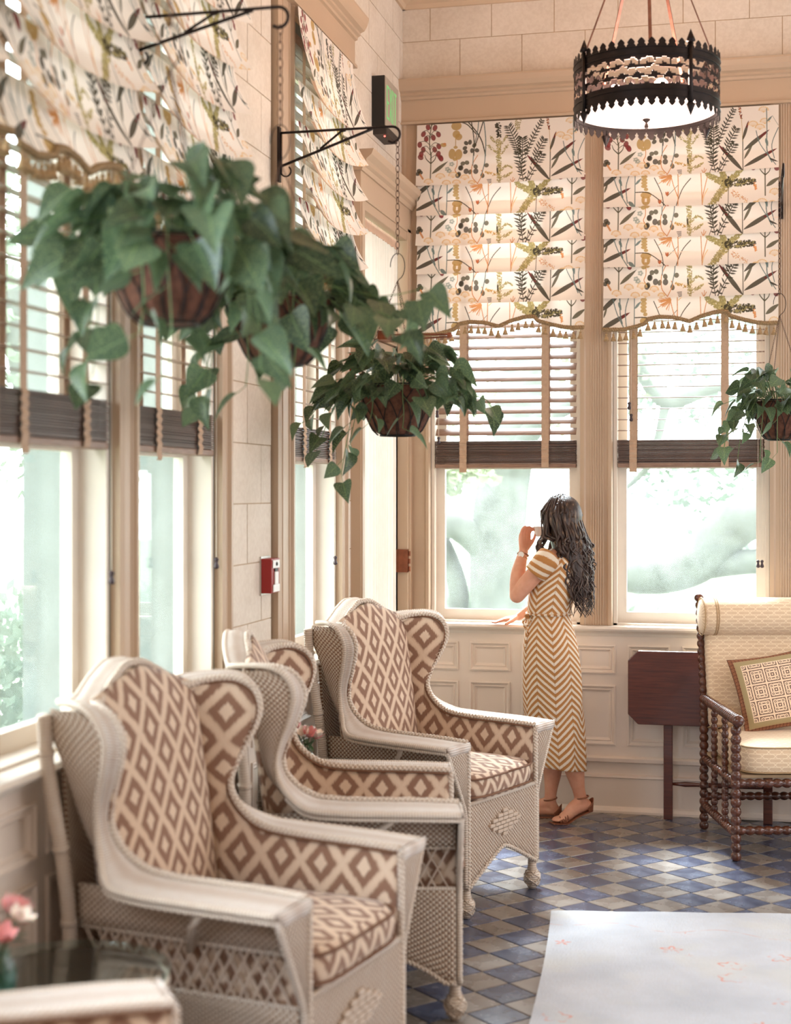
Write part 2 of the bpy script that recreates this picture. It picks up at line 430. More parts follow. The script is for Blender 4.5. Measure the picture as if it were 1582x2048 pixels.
        stroke([(115, 475), (140, 510)], 14, OG, 6)
        for k in range(4): stroke([(690+k*4, 515+k*10), (725, 512+k*9)], 4, BK)
        stroke([(905, 540), (910, 500)], 5, OG); stroke([(890, 515), (905, 540), (925, 510)], 5, OG)
    low_common()
    # tall upper part of A
    stroke([(208, 60), (188, 200), (205, 330)], 8, GN)
    for c in ((175, 92), (235, 98), (135, 146), (265, 150), (160, 186), (222, 176), (105, 232), (270, 246), (136, 272), (235, 272), (120, 310), (292, 345), (268, 308)):
        blob(c, 20, 25, RD, .93, rs.rand()*1.2-.6); blob((c[0]+4, c[1]+6), 7, 12, tuple(x*1.7 for x in RD), .5); stroke([(c[0], c[1]-20), ((c[0]+195)/2, c[1]-28), (195, c[1]+5)], 4, GN)
    blob((310, 236), 26, 16, OC, .9, .2); blob((320, 228), 14, 10, OG)
    for c, rx, ry in (((420, 85), 44, 34), ((420, 150), 32, 30), ((440, 172), 30, 26), ((415, 255), 18, 12), ((386, 308), 30, 42), ((442, 312), 32, 42), ((412, 350), 20, 14)): blob(c, rx, ry, OC, .9)
    stroke([(415, 180), (415, 250)], 6, OC)
    stroke([(520, 55), (590, 130), (640, 210), (672, 320)], 9, DG); stroke([(548, 50), (572, 200), (572, 320)], 8, DG); stroke([(650, 50), (620, 140), (575, 260)], 8, DG)
    stroke([(610, 50), (600, 140), (570, 250)], 7, BL); stroke([(470, 58), (520, 80), (590, 150)], 8, DG); stroke([(655, 50), (672, 200), (670, 330)], 8, BL)
    for c in ((495, 262), (500, 292), (556, 282), (598, 280), (575, 240), (538, 215), (505, 222)): blob(c, 20, 16, DG, .9, rs.rand()*3)
    speck((782, 190), (785, 340), 46, OL, 110, 6); 
    for a, b in (((700, 165), (760, 225)), ((690, 240), (765, 300)), ((855, 165), (800, 240)), ((855, 245), (805, 320))): speck(a, b, 24, OL, 34)
    speck((775, 80), (780, 180), 60, BK, 50, 8, DG); speck((945, 40), (940, 120), 56, OL, 60)
    fern([(865, 95), (920, 210), (950, 310)], 12, 56, FG); fern([(985, 190), (985, 300), (980, 470)], 13, 56, FG); fern([(1145, 55), (1070, 190), (1010, 330)], 12, 34, FG); fern([(1165, 200), (1110, 300), (1060, 400)], 10, 46, FG)
    speck((1190, 25), (1208, 120), 22, RT, 50, 5, OG); stroke([(1208, 120), (1220, 300)], 3, OC); leaf((1218, 290), (1266, 138), 24, DG, col2=RT)
    for c in ((1300, 170), (1355, 195), (1385, 60), (1395, 150)): umbel(c, 36, LO)
    stroke([(1408, 50), (1412, 250)], 7, BL); leaf((1412, 150), (1455, 105), 16, BL); stroke([(1455, 105), (1500, 180)], 3, GB)
    # tier B
    st.update(oy=HA, h=HB, y0=577.)
    leaf((60, 690), (225, 575), 34, DG); leaf((60, 802), (305, 690), 34, DG, col2=RT); leaf((85, 730), (115, 650), 16, GN)
    stroke([(148, 575), (195, 700), (292, 838)], 7, BL); stroke([(215, 570), (222, 700), (240, 760)], 9, BL); stroke([(302, 575), (265, 680), (278, 800)], 7, BL); stroke([(338, 570), (340, 835)], 7, BL)
    leaf((340, 668), (395, 620), 18, BL); leaf((285, 790), (345, 830), 30, BL); leaf((205, 630), (232, 680), 22, BL)
    for y in range(590, 700, 22): blob((415, y), 26, 13, OC, .9)
    for c, rx, ry in (((430, 700), 18, 12), ((430, 740), 44, 24), ((408, 775), 14, 26), ((452, 775), 14, 26), ((430, 800), 26, 12), ((430, 832), 46, 20)): blob(c, rx, ry, OC, .9)
    stroke([(345, 722), (450, 724), (550, 780), (605, 825)], 6, DG); stroke([(498, 620), (560, 730), (578, 840)], 6, DG); stroke([(795, 622), (725, 700), (668, 840)], 6, DG)
    for c in ((545, 785), (605, 728), (545, 828), (605, 822)): leaf((c[0], c[1]+16), (c[0]-16, c[1]-16), 14, lin((176, 96, 60))); leaf((c[0], c[1]+16), (c[0]+12, c[1]-18), 14, lin((176, 96, 60))); leaf((c[0], c[1]+16), (c[0], c[1]-20), 12, lin((196, 110, 66)))
    stroke([(605, 745), (690, 670)], 3, GN); stroke([(692, 840), (694, 700), (690, 560)], 7, OG); stroke([(692, 750), (655, 670), (635, 610)], 6, OG)
    for k in range(15):
        a = PI*(.62+.75*k/14); e = (640+math.cos(a)*(90+20*rs.rand()), 600-math.sin(a)*(60+30*rs.rand())); stroke([(640, 612), e], 4, OG, 6)
        e = (640-math.cos(a*.9)*-(80+40*rs.rand()), 610+abs(math.sin(a))*80*rs.rand()); stroke([(640, 605), e], 4, OG, 6)
    stroke([(700, 610), (760, 570), (850, 555)], 4, LO)
    stroke([(892, 830), (885, 700), (876, 560)], 6, OG); stroke([(888, 770), (905, 700), (945, 560)], 6, OG); stroke([(893, 790), (905, 740), (935, 690)], 5, LO)
    for e, w in (((925, 592), 56), ((1035, 548), 60), ((1215, 548), 52), ((955, 815), 70)): speck((1085, 665), e, w, OL, 260, 6)
    speck((1085, 640), (1110, 665), 70, DG, 90, 7, OL); speck((1150, 655), (1305, 640), 62, DG, 190, 7, OL); speck((1310, 660), (1325, 705), 24, OG, 30); speck((1130, 715), (1250, 780), 50, OG, 60, 4, LO)
    stroke([(1100, 690), (1098, 830)], 5, GN)
    stroke([(1393, 500), (1395, 740)], 9, GN); stroke([(1395, 600), (1360, 570), (1345, 540)], 8, GN, 3); stroke([(1395, 600), (1430, 570), (1440, 520)], 8, GN, 3)
    for c in ((1300, 548), (1385, 505), (1410, 495), (1470, 520), (1488, 552)): blob(c, 22, 20, RD)
    leaf((1402, 678), (1515, 612), 30, GN); umbel((1370, 790), 38, LO); umbel((1470, 720), 38, LO); umbel((1320, 800), 26, LO); umbel((1450, 800), 30, LO)
    h = HA+HB; out = np.ones((h, W, 4), np.float32); out[..., :3] = img[::-1]
    im = bpy.data.images.new('botanical_print', W, h, float_buffer=True); im.colorspace_settings.name = 'Non-Color'
    im.pixels.foreach_set(out.ravel()); im.update(); im.pack()
    return im, HA/h, HB/h
PRINT, fA, fB = draw_print()
def shade_fn(t):
    nd = t.add('ShaderNodeTexImage'); nd.image = PRINT; nd.interpolation = 'Cubic'; t.l.new(t.coord('UV'), nd.inputs[0])
    return t.mix(t.math('MULTIPLY', t.noise(900, 1), .06), nd.outputs[0], lin((226, 210, 190)))
SHADE = cloth_mat('botanical_linen', fn=shade_fn, trans=.15)
LINING = cloth_mat('pale_lining', col=(250, 226, 206), trans=.6)
BRAID = simple('gimp_braid', (150, 124, 90), .8, var=.45, scale=220, bump=.6, bscale=260)
TASSEL = simple('tassel_thread', (172, 142, 104), .8, var=.25, scale=120, bump=.5, bscale=300)

# ------------------------------------------------------------------ room shell
EXT = simple('exterior_shade_grey', (112, 120, 116), .7, var=.05)  # grey-green puts the shade of the outer reveals into the wall colour
LW = -1.79; BW = 7.72; CZ = 4.25
def frame_left(): return (LW, 0, 0), PI/2
def frame_back(): return (LW, BW, 0), 0
def wall_mesh(name, fr, L0, L1, ops, th=.27):
    mb = MB(); ops = sorted(ops); x = L0
    for a, b, z0, z1 in ops:
        mb.box(x, a, 0, th, 0, CZ)
        if z0 > 0: mb.box(a, b, 0, th, 0, z0)
        mb.box(a, b, 0, th, z1, CZ); x = b
    mb.box(x, L1, 0, th, 0, CZ)
    o = mb.build(name, [EXT]); o.location, rz = fr; o.rotation_euler = (0, 0, rz); return tag(o, kind='structure')
WZ0, WZ1 = .955, 3.50
LOPS = [(2.43, 3.13, WZ0, WZ1), (3.29, 3.99, WZ0, WZ1), (4.15, 4.85, WZ0, WZ1), (5.71, 6.41, WZ0, WZ1), (6.71, 7.62, .0, 3.0)]
BOPS = [(.16, .945, WZ0, WZ1), (1.115, 1.89, WZ0, WZ1), (2.06, 2.84, WZ0, WZ1)]
wleft = wall_mesh('wall_left', frame_left(), -3.0, BW+.27, LOPS)
wback = wall_mesh('wall_back', frame_back(), 0, 6.0, BOPS, .13)
o = MB().box(4.2, 4.4, -3.2, 8.0, 0, CZ).build('wall_right', TRIM); tag(o, kind='structure')
o = MB().box(LW, 4.2, -3.2, -3.0, 0, CZ).build('wall_rear', TRIM); tag(o, kind='structure')
o = MB().box(-2.1, 4.4, -3.2, 8.0, CZ, CZ+.1).build('ceiling', CEIL); tag(o, kind='structure')

def blocks(wall, x0, x1, z0, z1, off=0):
    """ashlar blocks proud of the joint"""
    H = .22; k0 = math.floor((z0-.06)/H)
    for k in range(int(k0), int(k0)+22):
        a = max(z0, .06+k*H); b = min(z1, .06+(k+1)*H)
        if b-a < .02: continue
        j = -1.0+(.16 if k % 2 else 0)+off
        while j < x1+.4:
            p, q = max(x0, j), min(x1, j+.328)
            if q-p > .012:
                d = .006+random.uniform(-.0008, .0008)
                o = MB().box(p+.002, q-.002, -d, .0, a+.002, b-.002).build('block', STONE, wall)
            j += .328
def joint(wall, x0, x1, z0, z1): MB().box(x0, x1, -.003, 0, z0, z1).build('mortar_joint', JOINT, wall)
joint(wback, 0, 2.6, 3.79, 4.22); blocks(wback, 0, 2.3, 3.80, 4.20, .17)
joint(wleft, 4.97, 5.47, .96, 3.6); blocks(wleft, 4.97, 5.47, .96, 3.55, -.04)
joint(wleft, 2.9, 6.62, 3.55, 4.22); blocks(wleft, 3.2, 6.62, 3.80, 4.20, -.04); blocks(wleft, 4.99, 5.45, 3.55, 3.80, -.04)
joint(wleft, 6.55, 7.72, 3.0, 4.22); blocks(wleft, 6.60, 7.715, 3.22, 4.20, -.04)
joint(wleft, 6.53, 6.66, .96, 3.6); blocks(wleft, 6.535, 6.655, .96, 3.2, -.04)

def ringed(x0, x1, z0, z1, rings, field=True):
    mb = MB(); idx = []
    for ins, y in rings:
        b = len(mb.v); mb.v += [(x0+ins, y, z0+ins), (x1-ins, y, z0+ins), (x1-ins, y, z1-ins), (x0+ins, y, z1-ins)]; idx.append(b)
    for a, b in zip(idx, idx[1:]):
        for k in range(4): k2 = (k+1) % 4; mb.face((a+k, a+k2, b+k2, b+k))
    mb.face([idx[-1]+k for k in range(4)]); return mb
RINGS = [(0, -.002), (0, -.026), (.007, -.028), (.013, -.020), (.020, -.016), (.025, -.020), (.031, -.011), (.038, -.007)]
def profile(wall, name, prof, x0, x1, mat, m0=0, m1=0):
    """prof: closed polygon (y,z) extruded along x"""
    mb = MB(); n = len(prof)
    for x in (x0, x1):
        for y, z in prof: mb.v.append((x, y, z))
    mb.face(list(range(n))[::-1]); mb.face([n+i for i in range(n)])
    for i in range(n): j = (i+1) % n; mb.face((i, j, n+j, n+i))
    return mb.build(name, mat, wall)
def wainscot(wall, x0, x1, first, sill=True, n=99):
    rows = [(.343, .651), (.708, .857)]; W = .213; P = .273; xs = []
    x = first
    while x+W < x1+.001 and len(xs) < n: xs.append(x); x += P
    mb = MB(); F = -.018
    zz = [.285, .343, .651, .708, .857, .905]
    mb.box(x0, x1, F, 0, .285, .343); mb.box(x0, x1, F, 0, .651, .708); mb.box(x0, x1, F, 0, .857, .905)
    e = [x0]+[v for a in xs for v in (a, a+W)]+[x1]
    for i in range(0, len(e), 2):
        if e[i+1]-e[i] > .001:
            mb.box(e[i], e[i+1], F, 0, .343, .651); mb.box(e[i], e[i+1], F, 0, .708, .857)
    mb.build('wainscot_frame', WAINS, wall)
    for a in xs:
        for z0, z1 in rows: ringed(a, a+W, z0, z1, RINGS).build('panel', WAINS, wall)
    profile(wall, 'base_moulding', [(0, 0), (-.045, 0), (-.045, .012), (-.034, .026), (-.024, .032), (-.024, .176), (-.032, .180), (-.030, .190), (-.016, .196), (-.016, .252), (-.030, .256), (-.044, .262), (-.046, .280), (-.03, .288), (0, .29)], x0, x1, WAINS)
    if sill:
        profile(wall, 'window_sill', [(0, .900), (-.022, .900), (-.03, .915), (-.05, .928), (-.072, .932), (-.08, .942), (-.072, .954), (0, .957)], x0, x1, CREAMW)
wainscot(wback, 0, 2.9, .096)
wainscot(wleft, 1.0, 6.645, 1.10)
tag(profile(wback, 'ceiling_moulding', [(0, 4.19), (-.02, 4.19), (-.03, 4.21), (-.07, 4.225), (-.09, 4.25), (0, 4.25)], .0, 5.9, CEIL))
tag(profile(wleft, 'ceiling_moulding', [(0, 4.19), (-.02, 4.19), (-.03, 4.21), (-.07, 4.225), (-.09, 4.25), (0, 4.25)], -3, 7.72, CEIL))
CORN = [(0, 3.575), (-.052, 3.575), (-.052, 3.588), (-.04, 3.592), (-.04, 3.70), (-.052, 3.704), (-.054, 3.716), (-.066, 3.722), (-.066, 3.734), (-.085, 3.742), (-.098, 3.765), (-.105, 3.79), (-.105, 3.80), (0, 3.80)]
profile(wback, 'frieze_cornice', CORN, 0.0, 5.9, TRIM)
profile(wleft, 'frieze_cornice', CORN, 5.45, 6.60, TRIM)
profile(wleft, 'frieze_cornice', CORN, 1.5, 4.99, TRIM)
CAS = lambda a, b: [(a, 0), (a, -.03), (a+.02, -.034), (a+.03, -.024), (b-.03, -.022), (b-.022, -.034), (b-.006, -.034), (b, -.02), (b, 0)]
def casing(wall, a, b, z0, z1, name='window_casing', flutes=None, mat=TRIM):
    mb = MB(); P = CAS(a, b); n = len(P)
    for z in (z0, z1):
        for x, y in P: mb.v.append((x, y, z))
    mb.face(list(range(n))[::-1]); mb.face([n+i for i in range(n)])
    for i in range(n): j = (i+1) % n; mb.face((i, j, n+j, n+i))
    if flutes:
        for x in flutes: mb.tube([(x, -.022, z0), (x, -.022, z1)], .0052, 8)
    return mb.build(name, mat, wall)
casing(wback, .0, .158, .957, 3.575)
def fl(a): return [a+.046+k*.0125 for k in range(6)]
casing(wback, .947, 1.113, .957, 3.575, flutes=fl(.955)); casing(wback, 1.892, 2.058, .957, 3.575, flutes=fl(1.90))
casing(wleft, 5.485, 5.70, .957, 3.575, flutes=[5.53, 5.56, 5.65]); casing(wleft, 6.415, 6.53, .957, 3.575)
casing(wleft, 4.0, 4.14, .957, 3.575, flutes=[4.04, 4.10]); casing(wleft, 4.86, 4.965, .957, 3.575); casing(wleft, 3.135, 3.285, .957, 3.575)

# ---- floor with diagonal tiles
FLOORB = simple('floor_grout', (112, 104, 96), .7)
def tile_mat(name, a, b, rough):
    t = NT(name); info = t.n.new('ShaderNodeObjectInfo').outputs['Random']; v = t.coord()
    n1 = t.noise(9, 5); n2 = t.noise(45, 4)
    c = t.mix(t.ramp(n1, (.3, 0.), (.7, 1.)), lin(a), lin(b)); c = t.mix(t.math('MULTIPLY', info, .4), c, tuple(x*.55 for x in lin(a)))
    c = t.mix(t.math('MULTIPLY', t.ramp(n2, (.5, 0.), (.8, 1.)), .12), c, lin((150, 150, 150)))
    t.base(c); t.l.new(t.ramp(n1, (.3, rough-.05), (.7, rough+.06)), t.b.inputs['Roughness'])
    t.bump(n1, .1, .003); t.b.inputs['Specular IOR Level'].default_value = .9; return t.m
TA = tile_mat('slate_blue_tile', (62, 66, 88), (94, 102, 128), .24)
TB = tile_mat('grey_clay_tile', (122, 110, 102), (150, 140, 130), .27)
floor = MB().box(-2.0, 4.4, -3.2, 8.0, -.12, -.006).build('floor', FLOORB); tag(floor, kind='structure')
def tiles():
    a = Vector((.0978, .1098)); b = Vector((.1098, -.0978)); o0 = Vector((-.791, 6.934)); g = .0022
    me = {}
    an = math.atan2(b.y, b.x); E_ = a.length
    for k, m in ((0, TA), (1, TB)):
        mb = MB(); h = E_/2-g; h2 = h-.0018
        P = [(-h, -h, -.004), (h, -h, -.004), (h, h, -.004), (-h, h, -.004), (-h, -h, -.0015), (h, -h, -.0015), (h, h, -.0015), (-h, h, -.0015), (-h2, -h2, 0), (h2, -h2, 0), (h2, h2, 0), (-h2, h2, 0)]
        mb.v = P
        for r in (0, 4):
            for i in range(4): j = (i+1) % 4; mb.face((r+i, r+j, r+4+j, r+4+i))
        mb.face((8, 9, 10, 11)); me[k] = mb
    cand = []
    for i in range(-60, 70):
        for j in range(-60, 60):
            c = o0+a*(i+.5)+b*(j+.5)
            if -1.79 < c.x < 2.2 and 1.2 < c.y < 7.70: cand.append((c, (i+j) % 2, i, j))
    def vis(c):
        dep = -.23*c.x+.973*c.y; u = (.973*c.x+.23*c.y)/max(dep, .1)
        if dep < 4.3 or not -.05 < u < .28: return False
        if c.y < 5.75 and c.x > -.72: return False
        return c.x > -1.35 and not (c.x < -.95 and c.y < 5.9)
    V = sorted([c for c in cand if vis(c[0])], key=lambda c: c[0].y)[:300]; ids = {(c[2], c[3]) for c in V}
    ma, mb_ = me[0].mesh('tile', TA), me[1].mesh('tile', TB)
    for c, k, i, j in V:
        o = inst((ma, mb_)[k], 'tile', floor, (c.x, c.y, random.uniform(-.0006, 0)), (random.uniform(-.002, .002), random.uniform(-.002, .002), an+random.choice((0, PI/2, PI))))
    for k, m in ((0, TA), (1, TB)):
        rest = MB(); R = Matrix.Rotation(an, 4, 'Z')
        for c, kk, i, j in cand:
            if kk != k or (i, j) in ids: continue
            b0 = len(rest.v)
            for p in me[k].v: q = R @ Vector(p); rest.v.append((q.x+c.x, q.y+c.y, q.z-.0005))
            for f in me[k].f: rest.face([b0+x for x in f])
        tag(rest.build('floor_tiles', m, floor), kind='stuff')
tiles()

# ------------------------------------------------------------------ windows
WN = [0]
def make_window(fr, a, b, ysash, cols=1):
    WN[0] += 1; w = empty('window_%d' % WN[0], fr[0], fr[1], kind='structure'); z0, z1 = WZ0, WZ1; zm = 1.80
    mb = MB(); j = .018
    mb.box(a, a+j, 0, .13, z0, z1); mb.box(b-j, b, 0, .13, z0, z1); mb.box(a, b, 0, .13, z1-j, z1); mb.box(a, b, -.0, .14, z0-.02, z0+.012)
    mb.build('window_jamb', CREAMW, w)
    for nm, p, q, y in (('lower_sash', z0+.012, zm, ysash), ('upper_sash', zm-.02, z1-j, ysash+.04)):
        s = .045; m2 = MB(); x0, x1 = a+j, b-j
        m2.box(x0, x0+s, y, y+.035, p, q); m2.box(x1-s, x1, y, y+.035, p, q); m2.box(x0+s, x1-s, y+.001, y+.034, p, p+.055 if nm == 'lower_sash' else p+.04); m2.box(x0+s, x1-s, y+.001, y+.034, q-.04, q)
        m2.build(nm, CREAMW, w)
        MB().box(x0+s-.005, x1-s+.005, y+.015, y+.020, p+.04, q-.03).build('pane', GLASS, w)
    return w
for a, b, z0, z1 in LOPS[:4]: make_window(frame_left(), a, b, .085)
for a, b, z0, z1 in BOPS: make_window(frame_back(), a, b, .05)

# ------------------------------------------------------------------ venetian blinds
def slat_m():
    t = NT('brown_wood_slat'); n = t.noise(18, 4, stretch=(1, 12, 12)); t.base(t.ramp(n, (.3, lin((118, 88, 72))), (.7, lin((156, 124, 104))))); t.b.inputs['Roughness'].default_value = .4; return t.m
SLAT = slat_m(); SLATD = simple('dark_wood_slat', (92, 68, 56), .4, var=.2)
TAPE = simple('beige_ladder_tape', (186, 158, 134), .8, var=.08, scale=60, bump=.3, bscale=400)
CORD = simple('pale_cord', (214, 204, 190), .8); BOB = simple('dark_wood_bob', (62, 48, 54), .35, var=.2)
def make_blind(fr, a, b, tilt, label, tapes, cords, y0=.015, group=None):
    root = empty('venetian_blind', fr[0], fr[1], label, 'window blind', group); w = b-a-.044; cx = (a+b)/2
    def slat_mesh(mat, th=.0028, dp=.05):
        mb = MB(); pr = [(-dp/2, 0), (-dp/4, .0018), (0, .0025), (dp/4, .0018), (dp/2, 0)]; pr = pr+[(y, z-th) for y, z in pr[::-1]]; n = len(pr)
        for x in (-w/2, w/2):
            for y, z in pr: mb.v.append((x, y, z))
        mb.face(list(range(n))[::-1]); mb.face([n+i for i in range(n)])
        for i in range(n): j = (i+1) % n; mb.face((i, j, n+j, n+i))
        return mb.mesh('slat', mat)
    ms = slat_mesh(SLAT); md = slat_mesh(SLATD, .0050)
    z = 1.955
    while z < 3.44:
        inst(ms, 'slat', root, (cx, y0, z), (tilt+random.uniform(-.02, .02), 0, random.uniform(-.001, .001))); z += .056
    for k in range(16): inst(md, 'slat', root, (cx+random.uniform(-.002, .002), y0+random.uniform(-.003, .003), 1.794+k*.0074), (random.uniform(-.03, .03), 0, 0))
    MB().box(cx-w/2, cx+w/2, y0-.026, y0+.026, 1.765, 1.786).build('bottom_rail', SLAT, root, bevel=.003)
    MB().box(cx-w/2, cx+w/2, y0-.03, y0+.03, 3.45, 3.49).build('head_rail', SLAT, root)
    for tx in tapes:
        x = a+tx*(b-a); mb = MB()
        for s in (-1, 1):
            P = [(y0+s*.0285, 3.45), (y0+s*.0285, 1.91)]
            for k in range(10): P.append((y0+s*(.030+.006*(k % 2)), 1.905-k*.0125))
            P.append((y0+s*.031, 1.768))
            if s < 0 and tx < .3: P += [(y0-.036, 1.748), (y0-.030, 1.742)]
            for (ya, za), (yb, zb) in zip(P, P[1:]):
                i = len(mb.v); mb.v += [(x-.019, ya, za), (x+.019, ya, za), (x+.019, yb, zb), (x-.019, yb, zb)]; mb.face((i, i+1, i+2, i+3))
        mb.build('ladder_tape', TAPE, root, solid=.0012)
    for cxx, zz in cords:
        x = a+cxx*(b-a); MB().tube([(x, y0-.034, 3.4), (x, y0-.034, zz)], .0012, 5).build('pull_cord', CORD, root)
        MB().lathe([(.002, .0), (.007, -.003), (.009, -.008), (.0055, -.014), (.0055, -.020), (.009, -.028), (.0095, -.036), (.004, -.040)], (x, y0-.034, zz), 10).build('cord_bob', BOB, root, smooth=True)
    return root
G = 'wooden venetian blinds half raised over the windows'
make_blind(frame_back(), .16, .945, math.radians(44), 'brown wooden blind with tilted slats and tan tapes on the window before the woman', (.22, .77), ((.045, 2.07), (.055, 1.93)), group=G)
make_blind(frame_back(), 1.115, 1.89, math.radians(2), 'brown wooden blind with open level slats on the window above the drop-leaf table', (.13, .72), ((.105, 2.10), (.117, 2.04), (.93, 1.30), (.955, 1.30)), group=G)
make_blind(frame_left(), 3.29, 3.99, math.radians(5), 'blurred wooden blind on the window behind the nearest wicker armchair', (.22, .74), ((.965, 1.42),), group=G)
make_blind(frame_left(), 4.15, 4.85, math.radians(5), 'blurred wooden blind on the narrow window just left of the stone pier', (.25, .76), ((.97, 1.42),), group=G)
make_blind(frame_left(), 5.71, 6.41, math.radians(8), 'wooden blind on the window between fire alarm and curtained door', (.25, .8), ((.9, 1.36),), group=G)

# ------------------------------------------------------------------ roman shades
SZ = [3.565, 3.243, 3.083, 2.928, 2.781, 2.624]
SC = [(0, 0), (.12, 0), (.2, .016), (.25, .03), (.262, .052), (.33, .062), (.42, .056), (.5, .036), (.57, .062), (.65, .08), (.71, .082), (.728, .060), (.8, .040), (.88, .022), (.93, .017), (1, .017)]
def scal(u):
    for (a, p), (b, q) in zip(SC, SC[1:]):
        if u <= b: return p+(q-p)*(u-a)/(b-a)
    return SC[-1][1]
def tassel_mesh():
    mb = MB(); mb.tube([(0, 0, 0), (0, 0, -.016)], .0011, 5); mb.ball((0, 0, -.019), .0048, 8, 5)
    mb.lathe([(.003, -.022), (.0052, -.027), (.0075, -.036), (.0105, -.047), (.0, -.046)], n=9); return mb.mesh('tassel', TASSEL, True)
TM = tassel_mesh()
def make_shade(fr, x0, x1, label, sag=.006, out=.035, ears=.0, seed=0, group='botanical roman shades'):
    root = empty('roman_shade', fr[0], fr[1], label, 'window shade', group); rs = random.Random(seed); W = x1-x0; Y0 = -.052
    vA = [(1.0, fB), (fB, 0), (fB+fA*.51, fB), (fB, 0), (fB+fA*.51, fB), (fB, fB*.12)]
    def bottom(k, u):
        if k < 5: return SZ[k+1]-sag*4*u*(1-u)+ears*(abs(2*u-1)**3)*.6
        return 2.462+scal(u)-sag*2*u*(1-u)
    for k in range(6):
        zt = SZ[k]+(.03 if k else 0); v1, v0 = vA[k]; v1b = v1; nu = 44; ph = rs.random()*6; slant = rs.uniform(-.003, .004)
        sh = 1+.0*k
        def surf(u, t, k=k, zt=zt, ph=ph):
            zb = bottom(k, u)+slant*(u-.5)*2
            z = zt+(zb-zt)*t
            y = Y0-.004-(out+ears*.6*abs(2*u-1)**2)*t**1.6-.003*math.sin(u*9+ph)*t
            return (x0+u*W+.002*math.sin(k*2.3), y, z)
        mb = MB()
        def uvf(u, t, k=k, zt=zt):
            if k == 5:
                tt = (zt-(zt+(bottom(k, u)-zt)*t))/(zt-2.46)
            else: tt = t
            return (min(.999, max(.001, u)), v1b+(v0-v1b)*tt*.985-.002)
        mb.grid(surf, nu, 8, uvf)
        mb.build('shade_tier', SHADE, root, smooth=True)
        if k < 5:
            f = MB(); h = (.075 if k else .10) if out < .04 else .022
            def back(u, t, k=k, h=h):
                x, y, z = surf(u, 1); r = .004
                return (x, y+.0008+.008*min(1, t*4)+t*.012, z+h*t)
            f.grid(back, 22, 5); f.build('shade_fold', LINING, root, smooth=True)
        else:
            P = [Vector(surf(i/90, 1)) for i in range(91)]; P = [p+Vector((0, -.003, 0)) for p in P]
            m2 = MB(); rope(m2, P, .0105, 3, .036, 5, .004); m2.build('braid_trim', BRAID, root, smooth=True)
            nT = int(W/.0345)
            for i in range(nT):
                u = (i+.5)/nT+rs.uniform(-.003, .003); p = surf(u, 1)
                inst(TM, 'tassel', root, (p[0], p[1]-.002, p[2]-.004), (rs.uniform(-.1, .1), rs.uniform(-.1, .1), rs.uniform(0, 3)), (1.45, 1.45, 1.15))
make_shade(frame_back(), .095, .975, 'floral roman shade with tassels left of the white-lit chandelier glass', seed=1)
make_shade(frame_back(), 1.07, 1.935, 'floral roman shade with tassels directly behind the iron chandelier', seed=2)
make_shade(frame_left(), 3.20, 4.06, 'blurred floral roman shade at the top left corner with visible fringe', .03, .05, .035, 3)
make_shade(frame_left(), 4.10, 4.91, 'blurred floral roman shade behind the iron bracket, beside the stone pier', .03, .05, .035, 4)
make_shade(frame_left(), 5.66, 6.50, 'floral roman shade seen edge-on beside the exit sign', .03, .05, .035, 5)
make_shade(frame_left(), 2.35, 3.17, 'floral roman shade on the window left of the picture edge', .03, .05, .035, 6)

# ------------------------------------------------------------------ door on the left wall
door = empty('door_1', (LW, 0, 0), PI/2, kind='structure')
mb = MB()
mb.box(6.65, 6.71, -.055, .1, 0, 3.02).box(7.62, 7.715, -.055, .1, 0, 3.02).box(6.65, 7.715, -.055, .1, 3.0, 3.16)
mb.box(6.655, 6.70, -.062, -.05, .2, 3.0).box(7.64, 7.70, -.062, -.05, .2, 3.0); mb.build('door_casing', TRIM, door, bevel=.003)
profile(door, 'door_cornice', [(0, 3.12), (-.064, 3.12), (-.07, 3.14), (-.085, 3.15), (-.085, 3.17), (-.11, 3.19), (-.12, 3.215), (0, 3.215)], 6.63, 7.73, TRIM)
mb = MB(); mb.box(6.71, 7.62, .0, .06, 2.40, 2.48).box(6.71, 6.74, .02, .06, 2.48, 3.0).box(7.59, 7.62, .02, .06, 2.48, 3.0).box(6.71, 7.62, -.05, .06, 2.955, 3.0); mb.build('transom_frame', TRIM, door, bevel=.003)
MB().box(6.74, 7.59, .045, .05, 2.48, 2.95).build('pane', GLASS, door)
mb = MB(); mb.box(6.715, 6.79, .012, .055, .02, 2.395).box(7.54, 7.615, .012, .055, .02, 2.395).box(6.79, 7.54, .012, .055, .02, .25).box(6.79, 7.54, .012, .055, 2.31, 2.395); mb.build('door_leaf', TRIM, door, bevel=.003)
MB().box(6.79, 7.54, .035, .04, .25, 2.31).build('pane', GLASS, door)
mb = MB(); mb.box(7.606, 7.628, -.058, .005, 1.22, 1.34)
for z in (1.23, 1.27, 1.31): mb.lathe([(.008, 0), (.008, .026)], (7.617, -.062, z-.005), 10)
mb.build('hinge', BRONZE, door)
LACE = cloth_mat('sheer_white_curtain', col=(222, 210, 200), trans=.25); LACEP = cloth_mat('curtain_header', col=(230, 200, 180), trans=.5)
def curtain(x0, x1, z0, z1, label, y=.006):
    r = empty('lace_curtain', (LW, 0, 0), PI/2, label, 'curtain')
    fn = lambda u, v: (x0+u*(x1-x0), y+.010*math.sin(u*90+2*math.sin(v*3)+3*math.sin(u*11))-.008, z0+v*(z1-z0))
    MB().grid(fn, 220, 4).build('curtain_panel', LACE, r, smooth=True)
    for za, zb in ((z1-.035, z1+.012), (z0-.012, z0+.035)):
        MB().grid(lambda u, v: (x0+u*(x1-x0), y-.016+.007*math.sin(u*170), za+v*(zb-za)), 260, 2).build('ruffle', LACEP, r, smooth=True)
    return r
